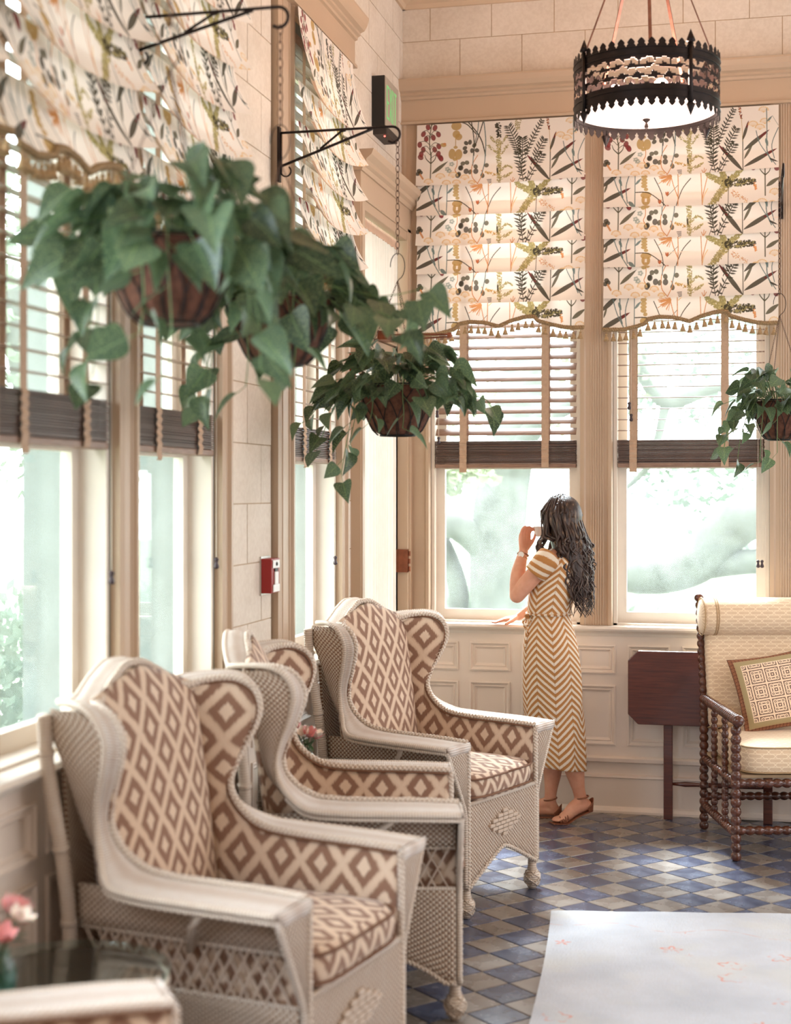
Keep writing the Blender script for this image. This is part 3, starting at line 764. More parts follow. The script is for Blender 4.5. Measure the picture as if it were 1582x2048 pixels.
curtain(6.745, 7.585, 2.50, 2.935, 'short gathered white sheer curtain on the transom above the door')
curtain(6.785, 7.555, .26, 2.30, 'long pleated white sheer curtain covering the glass door')
dc = empty('door_closer', (LW, 0, 0), PI/2, 'brown metal door closer arm above the curtained door, over the third hanging plant', 'door closer')
MB().box(7.18, 7.34, -.05, .012, 2.395, 2.44).build('closer_body', BRONZE, dc, bevel=.004)
mb = MB(); mb.bar((7.26, -.045, 2.425), (7.30, -.34, 2.425), .018, .007).bar((7.30, -.34, 2.413), (7.40, -.03, 2.413), .016, .006); mb.lathe([(.012, -.01), (.012, .016)], (7.30, -.34, 2.417), 10); mb.build('closer_arm', BRONZE, dc)
# ---- exit sign + emergency light, fire alarm
ex = empty('exit_sign', (LW, 0, 0), PI/2, 'black exit sign box with green letters high on the left wall', 'sign')
X0, X1, Z0, Z1 = 7.045, 7.33, 3.42, 3.665
MB().box(X0, X1, -.07, -.004, Z0, Z1).build('housing', BLACK, ex, bevel=.002)
MB().box(X0+.004, X1-.004, -.0735, -.070, Z0+.004, Z1-.004).build('face_plate', simple('sign_face', (176, 162, 146), .5, var=.04), ex)
GRN = emit('green_letter_glow', (120, 190, 120), .30)
mb = MB(); lw = .013; h0, h1 = Z0+.04, Z1-.04; W = .045; g = .018; x = X0+.028
def lb(x0, x1, z0, z1): mb.box(x0, x1, -.0752, -.0735, z0, z1)
zm = (h0+h1)/2
lb(x, x+lw, h0, h1); [lb(x+lw, x+W, z, z+lw) for z in (h0, zm-lw/2, h1-lw)]; x += W+g
for s in (1, -1): mb.bar((x, -.0744, zm-s*(h1-h0)/2), (x+W, -.0744, zm+s*(h1-h0)/2), .0017, lw, (0, 0, 1))
x += W+g; lb(x, x+lw, h0, h1); x += lw+g; lb(x, x+W, h1-lw, h1); lb(x+W/2-lw/2, x+W/2+lw/2, h0, h1-lw)
mb.build('letters', GRN, ex)
el = empty('emergency_light', (LW, 0, 0), PI/2, 'small dark emergency light housing with red lamp under the exit sign', 'light')
MB().box(7.07, 7.30, -.075, -.004, 3.385, 3.418).build('housing', simple('dark_housing', (48, 40, 36), .5), el, bevel=.004)
MB().ball((7.11, -.055, 3.384), .005, 8, 6).build('indicator_lamp', emit('red_led', (255, 50, 30), 6), el)
def alarm(y, z, label, h=.13, w=.10):
    a = empty('fire_alarm', (LW, 0, 0), PI/2, label, 'fire alarm')
    MB().box(y, y+w, -.052, -.006, z, z+h).build('alarm_box', RED, a, bevel=.003)
    MB().box(y-.004, y+w+.004, -.012, -.005, z-.008, z+h+.008).build('back_plate', SILVER, a)
    m = MB(); m.box(y+.01, y+w-.01, -.056, -.052, z+h*.72, z+h-.006).box(y+.03, y+w-.03, -.058, -.052, z+h*.25, z+h*.62).box(y+.012, y+w-.012, -.057, -.052, z+.004, z+h*.25); m.build('pull_bar', WHITE, a, bevel=.002)
    m = MB(); m.box(y+w*.32, y+w*.68, -.0565, -.052, z+h*.63, z+h*.71).lathe([(.008, 0), (.006, .004)], (y+w/2, -.056, z+h*.84), 8, (0, -1, 0)); m.build('alarm_marks', BLACK, a)
alarm(5.335, 1.262, 'red fire alarm pull station with white bar on the stone pier')
alarm(6.545, 2.15, 'small red alarm box partly hidden behind the third hanging plant', .12, .09)

# ------------------------------------------------------------------ wicker wing armchairs
IP = [(.33, .272, .672), (.20, .272, .678), (.08, .275, .68), (-.04, .28, .685), (-.12, .285, .70), (-.185, .29, .745), (-.215, .295, .80), (-.205, .31, .86), (-.165, .335, .95), (-.145, .345, 1.02), (-.17, .345, 1.075), (-.225, .325, 1.10), (-.285, .27, 1.098), (-.315, .205, 1.09), (-.335, .12, 1.135), (-.345, .05, 1.168), (-.347, 0, 1.172)]
OP = [(.335, .42, .669), (.20, .43, .673), (.08, .432, .675), (-.05, .43, .678), (-.14, .41, .688), (-.205, .345, .735), (-.23, .325, .795), (-.222, .338, .865), (-.187, .362, .955), (-.172, .375, 1.03), (-.20, .385, 1.09), (-.26, .37, 1.115), (-.365, .30, 1.108), (-.385, .215, 1.10), (-.405, .12, 1.145), (-.41, .05, 1.178), (-.412, 0, 1.182)]
CP = [(.33, .268, .42), (.20, .268, .42), (.08, .268, .42), (-.04, .268, .42), (-.12, .268, .42), (-.19, .268, .43), (-.235, .266, .50), (-.255, .266, .60), (-.275, .266, .72), (-.29, .264, .84), (-.305, .258, .94), (-.315, .25, 1.02), (-.325, .23, 1.06), (-.33, .195, 1.075), (-.345, .12, 1.12), (-.35, .05, 1.15), (-.352, 0, 1.155)]
def smp(P, t):
    x = t*(len(P)-1); i = min(int(x), len(P)-2); f = x-i
    a = Vector(P[max(i-1, 0)]); b = Vector(P[i]); c = Vector(P[i+1]); d = Vector(P[min(i+2, len(P)-1)])
    return .5*((2*b)+(c-a)*f+(2*a-5*b+4*c-d)*f*f+(3*b-a-3*c+d)*f*f*f)
def sq(a, n=3.2):
    c, s_ = math.cos(a), math.sin(a); return math.copysign(abs(c)**(2/n), c), math.copysign(abs(s_)**(2/n), s_)
def L_(p, sg): return Vector((p[0], -p[1]*sg, p[2]))     # (forward, side, up) -> local; sg=+1 camera side
def make_wicker_chair(label, group):
    root = empty('wicker_armchair', (0, 0, 0), 0, label, 'armchair', group)
    for sg in (1, -1):
        # flat woven rim over arm, wing and crest
        mb = MB(); N = 96
        def rim(u, v):
            a = smp(IP, u); b = smp(OP, u); p = a.lerp(b, v); t = min(1, u*16/3.5)
            bul = .005*math.sin(PI*v)
            n = (smp(IP, min(1, u+.01))-smp(IP, max(0, u-.01))).cross(b-a)
            n = n.normalized() if n.length > 1e-9 else Vector((0, 0, 1))
            if n.z < 0 and u < .3: n = -n
            if u >= .3 and (n.x < 0): n = -n
            if u > .62 and n.z < 0: n = -n
            return L_(p+n*bul, sg)
        D = [0]
        for i in range(N): D.append(D[-1]+(smp(IP, (i+1)/N)-smp(IP, i/N)).length)
        mb.grid(rim, N, 6, lambda u, v: (v*.15, D[min(N, int(round(u*N)))]))
        mb.build('woven_rim', BAND, root, smooth=True, solid=.010)
        m = MB(); rope(m, [L_(smp(IP, i/90)+Vector((.004, -.004, .006)), sg) for i in range(91)], .011, 3, .05, 5)
        if True: rope(m, [L_((.337, .268, .672-.56*i/20), sg) for i in range(21)], .011, 3, .05, 5)
        m.build('braided_edge', CANE, root, smooth=True)
        m = MB(); m.tube([L_(smp(OP, i/70), sg) for i in range(71)], .0095, 8)
        m.tube([L_(smp(OP, i/70)+Vector((0, -.002, -.016)), sg) for i in range(0, 22)], .0065, 8); m.build('rim_edge', CANE, root, smooth=True)
        # padded inner face: arm, wing, up to the seam with the back cushion
        mb = MB()
        def inner(u, v):
            a = smp(IP, u*.83); c = smp(CP, u*.83); p = a.lerp(c, v); p.y -= .014*math.sin(PI*min(1, v*1.0))*(1 if u < .9 else .3); p.z -= .004
            if v == 0: p.y -= 0
            return L_(p, sg)
        def iuv(u, v):
            a = smp(IP, u*.83).lerp(smp(CP, u*.83), v); return ((a.x+.03)*.105/.131, a.z)
        mb.grid(inner, 80, 14, iuv); mb.build('padded_side', IKAT, root, smooth=True, solid=.012)
        # wicker shell outside the wing
        mb = MB()
        def outer(u, v):
            uu = .30+u*.37; a = smp(IP, uu).lerp(smp(OP, uu), .6); z = a.z; w = max(0, min(1, (z-.45)/.6))
            c = Vector((-.325, .300+.085*w, z)); w2 = max(0, min(1, (z-.70)/.34)); p = a.lerp(c, v*w2**.8); p.y += .012*math.sin(PI*v); p.z -= .010*(1-v)
            return L_(p, sg)
        mb.grid(outer, 40, 10, lambda u, v: (v*.16, smp(IP, .30+u*.37).z)); mb.build('wing_shell', WICK, root, smooth=True, solid=.008)
        # rear post from wing corner to the floor, with cane wraps
        m = MB(); P = cat([L_(p, sg) for p in [(-.335, .40, 1.09), (-.335, .385, .95), (-.32, .345, .72), (-.32, .315, .50), (-.335, .31, .25), (-.35, .31, .0)]], 8)
        m.tube(P, .019, 10)
        for z, i in ((0, 6), (1, 15), (2, 22), (3, 30)): m.tube([P[i]+(P[i+1]-P[i])*k*.8 for k in (-.3, .3)], .0225, 10)
        m.build('leg', CANE, root, smooth=True)
        # front leg with wrapped vase foot
        fx, fy = .325, .262
        m = MB(); c = L_((fx, fy, 0), sg)
        m.lathe([(.008, 0), (.017, .004), (.022, .014), (.031, .034), (.034, .05), (.031, .064), (.022, .076), (.019, .080), (.021, .085), (.018, .090), (.017, .14), (.0175, .42)], c, 16)
        m.build('leg', CANE, root, smooth=True)
        m = MB()
        for k in range(4):
            for w in (1, -1):
                m.tube([c+Vector((math.cos(a)*r, math.sin(a)*r, z)) for a, r, z in [(k*PI/2+w*i/8*PI*.9, .024+.0115*math.sin(PI*i/8), .014+.062*i/8) for i in range(9)]], .0026, 5)
        m.build('foot_wrap', CANE, root, smooth=True)
        # flaring front of the arm
        M = Matrix(((0, 0, 1, .322), (sg*-1, 0, 0, 0), (0, 1, 0, 0), (0, 0, 0, 1)))
        mb = MB()
        def armf(u, v):
            z = .66-v*.54; w = max(.016, .150*(1-v/.52)); s = .268+u*w
            return L_((.333+.004*math.sin(PI*u), s, z), sg)
        mb.grid(armf, 6, 24, lambda u, v: (u*.15, .66-v*.54)); mb.build('arm_front', WICK, root, smooth=True, solid=.012)
        cpz = MB(); cpz.grid(lambda u, v: L_((.338+.006*math.sin(PI*v), .262+u*(.166-.02*v), .678-.034*v), sg), 8, 5, lambda u, v: (u*.15, v*.03)); cpz.build('arm_nose', BAND, root, smooth=True, solid=.008)
        m = MB(); m.tube([L_((.336, .268+max(.016, .150*(1-i/16/.52)), .66-i/16*.54), sg) for i in range(17)], .009, 8); m.build('arm_edge', CANE, root, smooth=True)
        # side panel: weave, open lattice band, weave with arched bottom
        s0 = .292; xa, xb = -.31, .325
        def zarch(u): return .125+.105*max(0, math.sin(PI*min(1, max(0, (u-.06)/.88))))**.8
        mb = MB(); mb.grid(lambda u, v: L_((xa+u*(xb-xa), s0, zarch(u)+(.415-zarch(u))*v), sg), 40, 8, lambda u, v: (u*(xb-xa), .2+v*.25))
        mb.grid(lambda u, v: L_((xa+u*(xb-xa), s0, .545+.105*v), sg), 40, 3, lambda u, v: (u*(xb-xa), .5+v*.1)); mb.build('side_panel', WICK, root, smooth=True, solid=.008)
        m = MB(); n = 17
        for i in range(-3, n+3):
            for w in (1, -1):
                x0 = xa+(xb-xa)*(i+.5)/n; x1 = x0+w*.075; q0, q1 = .412, .548
                if x1 < xa or x1 > xb or x0 < xa or x0 > xb: continue
                m.bar(L_((x0, s0+.002*w, q0), sg), L_((x1, s0+.002*w, q1), sg), .0045, .007, (0, 1, 0))
        m.build('open_lattice', CANE, root)
        m = MB(); rope(m, [L_((xa+u*(xb-xa), s0+.004, zarch(u)), sg) for u in [i/40 for i in range(41)]], .008, 2, .03, 5)
        m.tube([L_((xa, s0, .418), sg), L_((xb, s0, .418), sg)], .006, 6).tube([L_((xa, s0, .543), sg), L_((xb, s0, .543), sg)], .006, 6)
        m.tube([L_((.02, s0, .52), sg), L_((.07, .36, .60), sg), L_((.13, .42, .655), sg)], .010, 8); m.build('side_brace', CANE, root, smooth=True)
    # front panel with arch and raised diamond
    xf = .335; S0 = .262
    def za(u): c = abs(u*2-1); return .118+.118*(1-(c*c+.004)**.56)
    mb = MB(); mb.grid(lambda u, v: Vector((xf, -S0+2*S0*u, za(u)+(.435-za(u))*v)), 48, 8, lambda u, v: (u*2*S0, za(u)+(.435-za(u))*v)); mb.build('front_panel', WICK, root, smooth=True, solid=.012)
    m = MB()
    for r, cnt in enumerate((1, 3, 5, 6, 5, 3, 1)):
        for k in range(cnt): m.box(xf+.005, xf+.017, (k-(cnt-1)/2)*.040-.0185, (k-(cnt-1)/2)*.040+.0185, .275+r*.0155, .275+r*.0155+.0135)
    m.build('raised_diamond', CANE, root, bevel=.003)
    m = MB(); rope(m, [Vector((xf+.006, -S0+2*S0*i/50, za(i/50))) for i in range(51)], .009, 2, .035, 5); m.tube([(xf, -S0, .437), (xf, S0, .437)], .009, 8); m.build('panel_border', CANE, root, smooth=True)
    # back outside
    mb = MB()
    def bk(u, v):
        s = (u*2-1)*.262; zt = 1.15-.085*min(1, abs(s)/.2)**1.5; z = .16+(zt-.16)*v; x = -.345-.055*max(0, (z-.45)/.7)
        return Vector((x, s, z))
    mb.grid(bk, 20, 16, lambda u, v: (u*.64, v)); mb.build('back_panel', WICK, root, smooth=True, solid=.01)
    MB().box(-.33, .33, -.285, .285, .40, .425).build('seat_deck', WICK, root)
    # cushions
    mb = MB()
    def bc(u, v):
        s = (u*2-1); st = s*.272; zt = 1.165-.075*abs(s)**1.2+.0; z = .47+(zt-.47)*v
        x = -.255-.095*max(0, (z-.45)/.7)+.045*(1-abs(s)**3)*(1-abs(2*v-1)**5)+.02
        return Vector((x, st, z))
    mb.grid(bc, 28, 40, lambda u, v: (u*.544+.03, .47+v*.69)); mb.build('back_cushion', IKAT, root, smooth=True, solid=.02)
    mb = MB()
    prof = [(0, .438), (.6, .436), (.9, .438), (.975, .446), (1.0, .475), (1.005, .50), (.99, .523), (.93, .542), (.7, .556), (.3, .562), (0, .563)]
    n = 48; b0 = 0; cx0, rx, ry = .045, .315, .262
    for r_, z in prof:
        for k in range(n):
            c, s_ = sq(2*PI*k/n, 6); mb.v.append((cx0+c*rx*r_, s_*ry*r_, z))
    for i in range(len(prof)-1):
        for k in range(n):
            k2 = (k+1) % n; q = (i*n+k, i*n+k2, (i+1)*n+k2, (i+1)*n+k); P = [mb.v[x] for x in q]
            mb.face(q, tuple((p[1]+.03 if abs(P[0][0]-cx0) > .25*1.0 or i >= 7 or i < 2 else p[0], (p[2]*1.0 if 2 <= i < 7 else p[0])+.02) for p in P))
    mb.build('seat_cushion', IKAT, root, smooth=True)
    m = MB()
    for rr, z in ((1.0, .528), (1.0, .458)): m.tube([(cx0+sq(2*PI*k/n, 6)[0]*rx*rr, sq(2*PI*k/n, 6)[1]*ry*rr, z) for k in range(n+1)], .0045, 6)
    m.tube([L_(smp(IP, i/60)+Vector((.0, -.014, -.004)), 1) for i in range(60)], .004, 5); m.tube([L_(smp(IP, i/60)+Vector((.0, -.014, -.004)), -1) for i in range(60)], .004, 5)
    m.build('piping', PIPE, root, smooth=True)
    return root
GC = 'white wicker wing armchairs along the window wall'
ch = make_wicker_chair('white wicker wing armchair closest to the standing woman, sharp in focus', GC)
ch.location = (-1.27, 6.024, 0); ch.rotation_euler.z = -.363
for loc, rz, lab in (((-1.268, 4.746, 0), .244, 'white wicker wing armchair turned with its woven side to us, middle of the row'),
                     ((-1.30, 3.744, 0), -.195, 'large blurred wicker wing armchair in the left foreground with diamond cushions'),
                     ((-1.185, 2.245, 0), .60, 'wicker armchair showing only one white arm at the bottom left corner')):
    c = copy_tree(ch); c.location = loc; c.rotation_euler.z = rz; c['label'] = lab

# ------------------------------------------------------------------ round glass-topped side tables, vases and flowers
TOPW = simple('dark_stained_top', (58, 34, 25), .3, var=.25, scale=14)
def make_table(loc, R, label, h=.60):
    t = empty('side_table', (*loc, 0), 0, label, 'table', 'round glass topped side tables')
    MB().lathe([(R-.01, h-.012), (R, h-.010), (R+.003, h-.006), (R, h-.001), (R-.004, h)], n=64).build('glass_top', TGLASS, t, smooth=False)
    m = MB(); m.lathe([(R-.03, h-.045), (R-.012, h-.040), (R-.010, h-.028), (R-.016, h-.016), (R-.03, h-.0135)], n=48); m.build('table_top', TOPW, t, smooth=False)
    m = MB(); rope(m, [(math.cos(a)*(R-.008), math.sin(a)*(R-.008), h-.03) for a in [2*PI*i/60 for i in range(61)]], .008, 2, .03, 5); m.build('braided_edge', CANE, t, smooth=True)
    for k in range(4):
        a = PI/4+k*PI/2; m = MB(); m.tube([(math.cos(a)*r, math.sin(a)*r, z) for r, z in ((R-.045, h-.045), (R-.06, .35), (R-.05, .18), (R-.03, .0))], .012, 8); m.build('leg', CANE, t, smooth=True)
    m = MB(); m.lathe([(.01, .20), (R-.06, .20), (R-.055, .207), (R-.06, .214), (.01, .214)], n=32); m.build('lower_shelf', WICK, t)
    return t
T1 = (-1.453, 3.016); T2 = (-1.535, 5.43)
make_table(T1, .225, 'blurred round glass-topped table between the two foreground wicker armchairs')
make_table(T2, .215, 'round glass-topped table between the middle and the far wicker armchair')
def petal_mesh(name, L, W, mat, curl=.3):
    mb = MB(); mb.grid(lambda u, v: (W*(2*u-1)*math.sin(PI*min(1, v*.92+.06))**.7, L*v, curl*L*v*v+.12*W*(2*u-1)**2), 4, 5); return mb.mesh(name, mat, True)
PET = simple('pink_petal', (240, 158, 156), .55, var=.3, scale=40, sss=.3); PETW = simple('white_petal', (246, 226, 214), .55, var=.1, scale=40, sss=.3); STEM = simple('flower_stem', (72, 92, 56), .5, var=.2)
PMP = petal_mesh('petal', .042, .014, PET); PMW = petal_mesh('petal', .040, .015, PETW); PML = petal_mesh('leaf', .045, .008, STEM, -.2)
def bouquet(loc, label, vlabel, seed, n=8):
    rs = random.Random(seed)
    v = empty('flower_vase', loc, 0, vlabel, 'vase', 'small glass vases on the side tables')
    MB().lathe([(.001, .0), (.030, .001), (.036, .008), (.037, .045), (.033, .062), (.023, .074), (.021, .082), (.025, .090)], n=24, cap=False).build('vase_body', VGLASS, v, smooth=True)
    MB().lathe([(.001, .006), (.033, .008), (.034, .045), (.0, .046)], n=20).build('water', glass_mat('water%d' % seed, (.70, .88, .86), .02, .6), v, smooth=True)
    b = empty('bouquet', (loc[0], loc[1], loc[2]+.006), 0, label, 'flowers', 'pink and white cut flowers in vases')
    m = MB(); hs = []
    for k in range(n):
        a = 2*PI*k/n+rs.uniform(-.3, .3); r = rs.uniform(.012, .05); h = rs.uniform(.125, .165)-r*.4
        P = cat([(math.cos(a+2)*.012, math.sin(a+2)*.012, .005), (math.cos(a)*.008, math.sin(a)*.008, .075), (math.cos(a)*r, math.sin(a)*r, h)], 5); m.tube(P, .0016, 5); hs.append((P[-1], a))
    m.build('stems', STEM, b, smooth=True)
    for i, (p, a) in enumerate(hs):
        for q in range(6):
            w = i % 3 == 0
            R = Matrix.Rotation(a, 4, 'Z') @ Matrix.Rotation(.5, 4, 'Y') @ Matrix.Rotation(q*PI/3, 4, 'Z') @ Matrix.Rotation(rs.uniform(.4, .8), 4, 'X')
            inst(PMW if w else PMP, 'petal', b, M=Matrix.Translation(p) @ R)
    for k in range(7):
        a = rs.uniform(0, 6.28); inst(PML, 'leaf', b, M=Matrix.Translation((math.cos(a)*.015, math.sin(a)*.015, .10)) @ Matrix.Rotation(a-PI/2, 4, 'Z') @ Matrix.Rotation(rs.uniform(-.3, .6), 4, 'X'))
bouquet((-1.60, 5.33, .600), 'pink and cream flowers between the middle and far wicker armchairs', 'clear glass vase on the table between the middle and far armchairs', 3)
bouquet((-1.525, 2.85, .600), 'blurred pink and white flowers at the lower left picture edge', 'blurred clear glass vase at the lower left picture edge', 5)

# ------------------------------------------------------------------ rug
def rug():
    t = NT('pale_worn_rug'); v = t.coord(); x, y, z = t.xyz(v)
    n1 = t.noise(4, 5); n2 = t.noise(150, 3, stretch=(1, .25, 1)); n3 = t.noise(3, 3)
    c = t.ramp(n1, (.3, lin((186, 193, 204))), (.7, lin((206, 212, 222))))
    c = t.mix(t.math('MULTIPLY', t.ramp(n2, (.35, 0.), (.7, 1.)), .25), c, lin((192, 192, 192)))
    c = t.mix(t.ramp(n3, (.5, 0.), (.65, .35)), c, lin((208, 208, 200)))
    vo = t.add('ShaderNodeTexVoronoi', Scale=4.4); vo.feature = 'F1'; t.l.new(v, vo.inputs['Vector'])
    d = vo.outputs['Distance']; px, py, pz = t.xyz(vo.outputs['Position'])
    ang = t.math('ARCTAN2', t.math('SUBTRACT', y, py), t.math('SUBTRACT', x, px))
    rad = t.math('MULTIPLY', d, 1/4.6) if False else d
    rr = t.math('ADD', .17, t.math('MULTIPLY', t.math('SINE', t.math('MULTIPLY', ang, 5)), .035))
    ring = t.math('ABSOLUTE', t.math('SUBTRACT', rad, rr))
    mk = t.ramp(ring, (.0, 1.), (.035, 0.)); dot = t.ramp(rad, (.02, 1.), (.05, 0.))
    wear = t.ramp(t.noise(18, 3), (.40, 0.), (.55, 1.))
    f = t.math('MULTIPLY', t.math('MAXIMUM', mk, dot), t.math('MULTIPLY', wear, 1.0))
    c = t.mix(f, c, lin((214, 140, 126)))
    w1 = t.math('ABSOLUTE', t.math('SUBTRACT', t.math('ADD', y, t.math('MULTIPLY', t.math('SINE', t.math('MULTIPLY', x, 16)), .035)), 5.64))
    c = t.mix(t.math('MULTIPLY', t.ramp(w1, (.0, 1.), (.006, 0.)), t.math('MULTIPLY', wear, .5)), c, lin((206, 140, 124)))
    t.base(c); t.b.inputs['Roughness'].default_value = .95; t.bump(n2, .4, .003)
    P = [(-.752, 5.790), (2.6, 6.42), (2.9, 1.4), (-.50, 1.2)]
    def f(u, v):
        a = Vector(P[3]).lerp(Vector(P[2]), u); b = Vector(P[0]).lerp(Vector(P[1]), u); q = a.lerp(b, v)
        return (q.x+.012*math.sin(v*9)+.035*math.sin(PI*v)*(1-u), q.y+.004*math.sin(u*60), .010)
    mb = MB(); mb.grid(f, 40, 40); o = mb.build('area_rug', t.m, None, solid=.012); o.location = (0, 0, 0)
    tag(o, 'pale worn rug with faint coral flowers on the tile floor', 'rug')
rug()

# ------------------------------------------------------------------ chandelier
ch_c = Vector((.973*.974-.23*5.8, .23*.974+.973*5.8)); cz0, cz1 = 3.105, 3.292; CR = .278
chn = empty('chandelier', (ch_c.x, ch_c.y, 0), 0, 'round pierced iron drum chandelier with glowing glass bottom', 'chandelier')
mb = MB(); NU, NV = 300, 34
def keep(i, j):
    u = i/NU*2*PI*CR; v = j/NV*(cz1-cz0)
    if v < .030 or v > (cz1-cz0)-.026: return True
    P = .118; uu = (u % P)/P-.5; vv = (v-.094)/.064
    # scrolling vine with leaf shaped openings
    for k in range(-1, 2):
        for (cx, cy, a, L, w) in ((-.36, .55, .7, .12, .20), (-.14, .62, -.5, .11, .17), (.12, .55, .6, .12, .2), (.36, .6, -.7, .11, .17), (-.42, .05, -.4, .12, .2), (-.2, .0, .9, .13, .2), (.04, .12, -.8, .12, .2), (.27, .0, .4, .13, .22), (-.34, -.5, .6, .12, .2), (-.1, -.58, -.5, .12, .19), (.16, -.5, .8, .12, .2), (.4, -.58, -.4, .11, .2)):
            dx = (uu-cx+k)*P/.064; dy = vv-cy; c, s_ = math.cos(a), math.sin(a); p, q = dx*c+dy*s_, -dx*s_+dy*c
            t = (p/(L*2.6)+1)/2
            if 0 < t < 1 and abs(q) < w*math.sin(PI*t): return False
    return True
mb.grid(lambda u, v: (CR*math.cos(2*PI*u), CR*math.sin(2*PI*u), cz0+(cz1-cz0)*v), NU, NV, keep=keep)
mb.build('pierced_band', IRON, chn, solid=.003)
m = MB()
for z in (cz0, cz0+.030, cz1-.026, cz1): m.tube([(CR*1.008*math.cos(a), CR*1.008*math.sin(a), z) for a in [2*PI*i/96 for i in range(97)]], .0028, 6)
m.build('band_rings', IRON, chn, smooth=True)
def teeth(name, mat, R, z, d, n, h, w):
    m = MB()
    for k in range(n):
        a = 2*PI*(k+.5)/n; M = Matrix.Translation((R*math.cos(a), R*math.sin(a), z)) @ Matrix.Rotation(a+PI/2, 4, 'Z') @ Matrix.Rotation(PI/2, 4, 'X')
        m.prism([(-w*.5, 0), (w*.5, 0), (w*.5, h*.2*d), (w*.34, h*.35*d), (w*.42, h*.55*d), (w*.22, h*.82*d), (0, h*d), (-w*.22, h*.82*d), (-w*.42, h*.55*d), (-w*.34, h*.35*d), (-w*.5, h*.2*d)][::d], M, .0025)
    return m.build(name, mat, chn)
teeth('crown_points', IRON, CR, cz1, 1, 46, .034, .034); teeth('drop_points', IRON, CR, cz0, -1, 46, .034, .034)
for k in range(4):
    a = math.radians(-76.7+13.3+12)+k*PI/2; c, s_ = math.cos(a), math.sin(a); m = MB()
    x, y = (CR+.006)*c, (CR+.006)*s_
    m.tube([(x, y, cz0-.02), (x, y, cz1+.02)], .0075, 8).lathe([(.0, 0), (.018, .006), (.013, .02), (.0, .052)], (x, y, cz1+.018), 8).lathe([(.0, 0), (.018, -.006), (.013, -.02), (.0, -.052)], (x, y, cz0-.016), 8)
    m.build('corner_finial', IRON, chn, smooth=True)
FROST = emit('lit_frosted_glass', (255, 222, 206), 2.2)
m = MB(); m.lathe([(.001, cz0-.010), (.12, cz0-.008), (.22, cz0+.0), (CR-.006, cz0+.012), (CR-.004, cz0+.018), (.2, cz0+.010), (.001, cz0-.002)], n=48); m.build('glass_diffuser', FROST, chn, smooth=True)
MB().lathe([(.0, -.052), (.006, -.048), (.009, -.040), (.006, -.030), (.004, -.026), (.016, -.016), (.016, -.012), (.002, -.008)], (0, 0, cz0-.004), 14).build('centre_finial', IRON, chn, smooth=True)
m = MB()
for k in range(4):
    a = k*PI/2+.5; m.ball((.13*math.cos(a), .13*math.sin(a), cz0+.075), (.03, .03, .035), 10, 7)
m.build('bulbs', emit('bulb_glow', (255, 205, 190), 9), chn, smooth=True)
hub = Vector((0, 0, 3.93)); m = MB(); m.lathe([(.02, 0), (.035, .02), (.035, .05), (.02, .07), (.009, .08), (.009, .32)], hub, 14); m.build('ceiling_stem', BRONZE, chn, smooth=True)
for k, ad in enumerate((0, 72, 144, 216, 288)):
    a = math.radians(ad+205); p = Vector((CR*.95*math.cos(a), CR*.95*math.sin(a), cz1+.0)); q = hub+Vector((.02*math.cos(a), .02*math.sin(a), .01)); m = MB()
    m.bar(p, q, .013, .004, (math.cos(a), math.sin(a), 0)); m.ball(p, .009, 8, 6); m.build('hanging_rod', COPPER, chn)
light('chandelier_light', 'POINT', (ch_c.x, ch_c.y, cz0-.12), (0, 0, 0), 9, (1.0, .78, .68), .15)
light('chandelier_uplight', 'POINT', (ch_c.x, ch_c.y, cz0+.10), (0, 0, 0), 46, (1.0, .70, .56), .09)

# ------------------------------------------------------------------ hanging baskets with pothos, brackets
def leaf_mat():
    t = NT('pothos_leaf'); x, y, z = t.xyz(t.coord('UV')); info = t.n.new('ShaderNodeObjectInfo').outputs['Random']
    mid = t.math('ABSOLUTE', t.math('SUBTRACT', x, .5))
    vein = t.math('ABSOLUTE', t.math('SINE', t.math('MULTIPLY', t.math('SUBTRACT', y, t.math('MULTIPLY', mid, .9)), 26)))
    c = t.mix(info, lin((38, 56, 42)), lin((92, 116, 90)))
    c = t.mix(t.math('MULTIPLY', t.ramp(t.noise(22, 4, t.coord()), (.5, 0.), (.62, 1.)), .35), c, lin((176, 190, 130)))
    c = t.mix(t.math('MULTIPLY', t.ramp(vein, (.0, 1.), (.18, 0.)), .25), c, lin((140, 168, 110)))
    c = t.mix(t.ramp(mid, (.0, .6), (.03, 0.)), c, lin((150, 176, 116)))
    t.base(c); t.b.inputs['Roughness'].default_value = .32
    tr = t.add('ShaderNodeBsdfTranslucent'); t.l.new(c, tr.inputs[0]); mx = t.add('ShaderNodeMixShader'); mx.inputs[0].default_value = .42
    t.l.new(t.b.outputs[0], mx.inputs[1]); t.l.new(tr.outputs[0], mx.inputs[2]); t.l.new(mx.outputs[0], t.out.inputs[0]); return t.m
LEAF = leaf_mat()
def heart_leaf(curl, fold):
    """tip towards +y, base at the origin, unit length 1, width ~.8"""
    W = [(0, .05), (.03, .26), (.10, .37), (.22, .42), (.36, .40), (.52, .32), (.68, .22), (.84, .11), (.95, .035), (1, 0)]
    mb = MB(); rows = []
    for i, (t, w) in enumerate(W):
        yb = t-(.07 if 0 < i < 3 else 0)*0
        z = -curl*t*t
        row = [(-w, yb-(.06*w if i < 4 else 0), z+fold*w), (-w*.5, yb, z+fold*w*.42), (0, yb+(.03 if i == 0 else 0), z), (w*.5, yb, z+fold*w*.42), (w, yb-(.06*w if i < 4 else 0), z+fold*w)]
        b = len(mb.v); mb.v += row; rows.append(b)
    for i in range(len(W)-1):
        for k in range(4): mb.face((rows[i]+k, rows[i]+k+1, rows[i+1]+k+1, rows[i+1]+k), ((k/4, W[i][0]), ((k+1)/4, W[i][0]), ((k+1)/4, W[i+1][0]), (k/4, W[i+1][0])))
    return mb.mesh('leaf', LEAF, True)
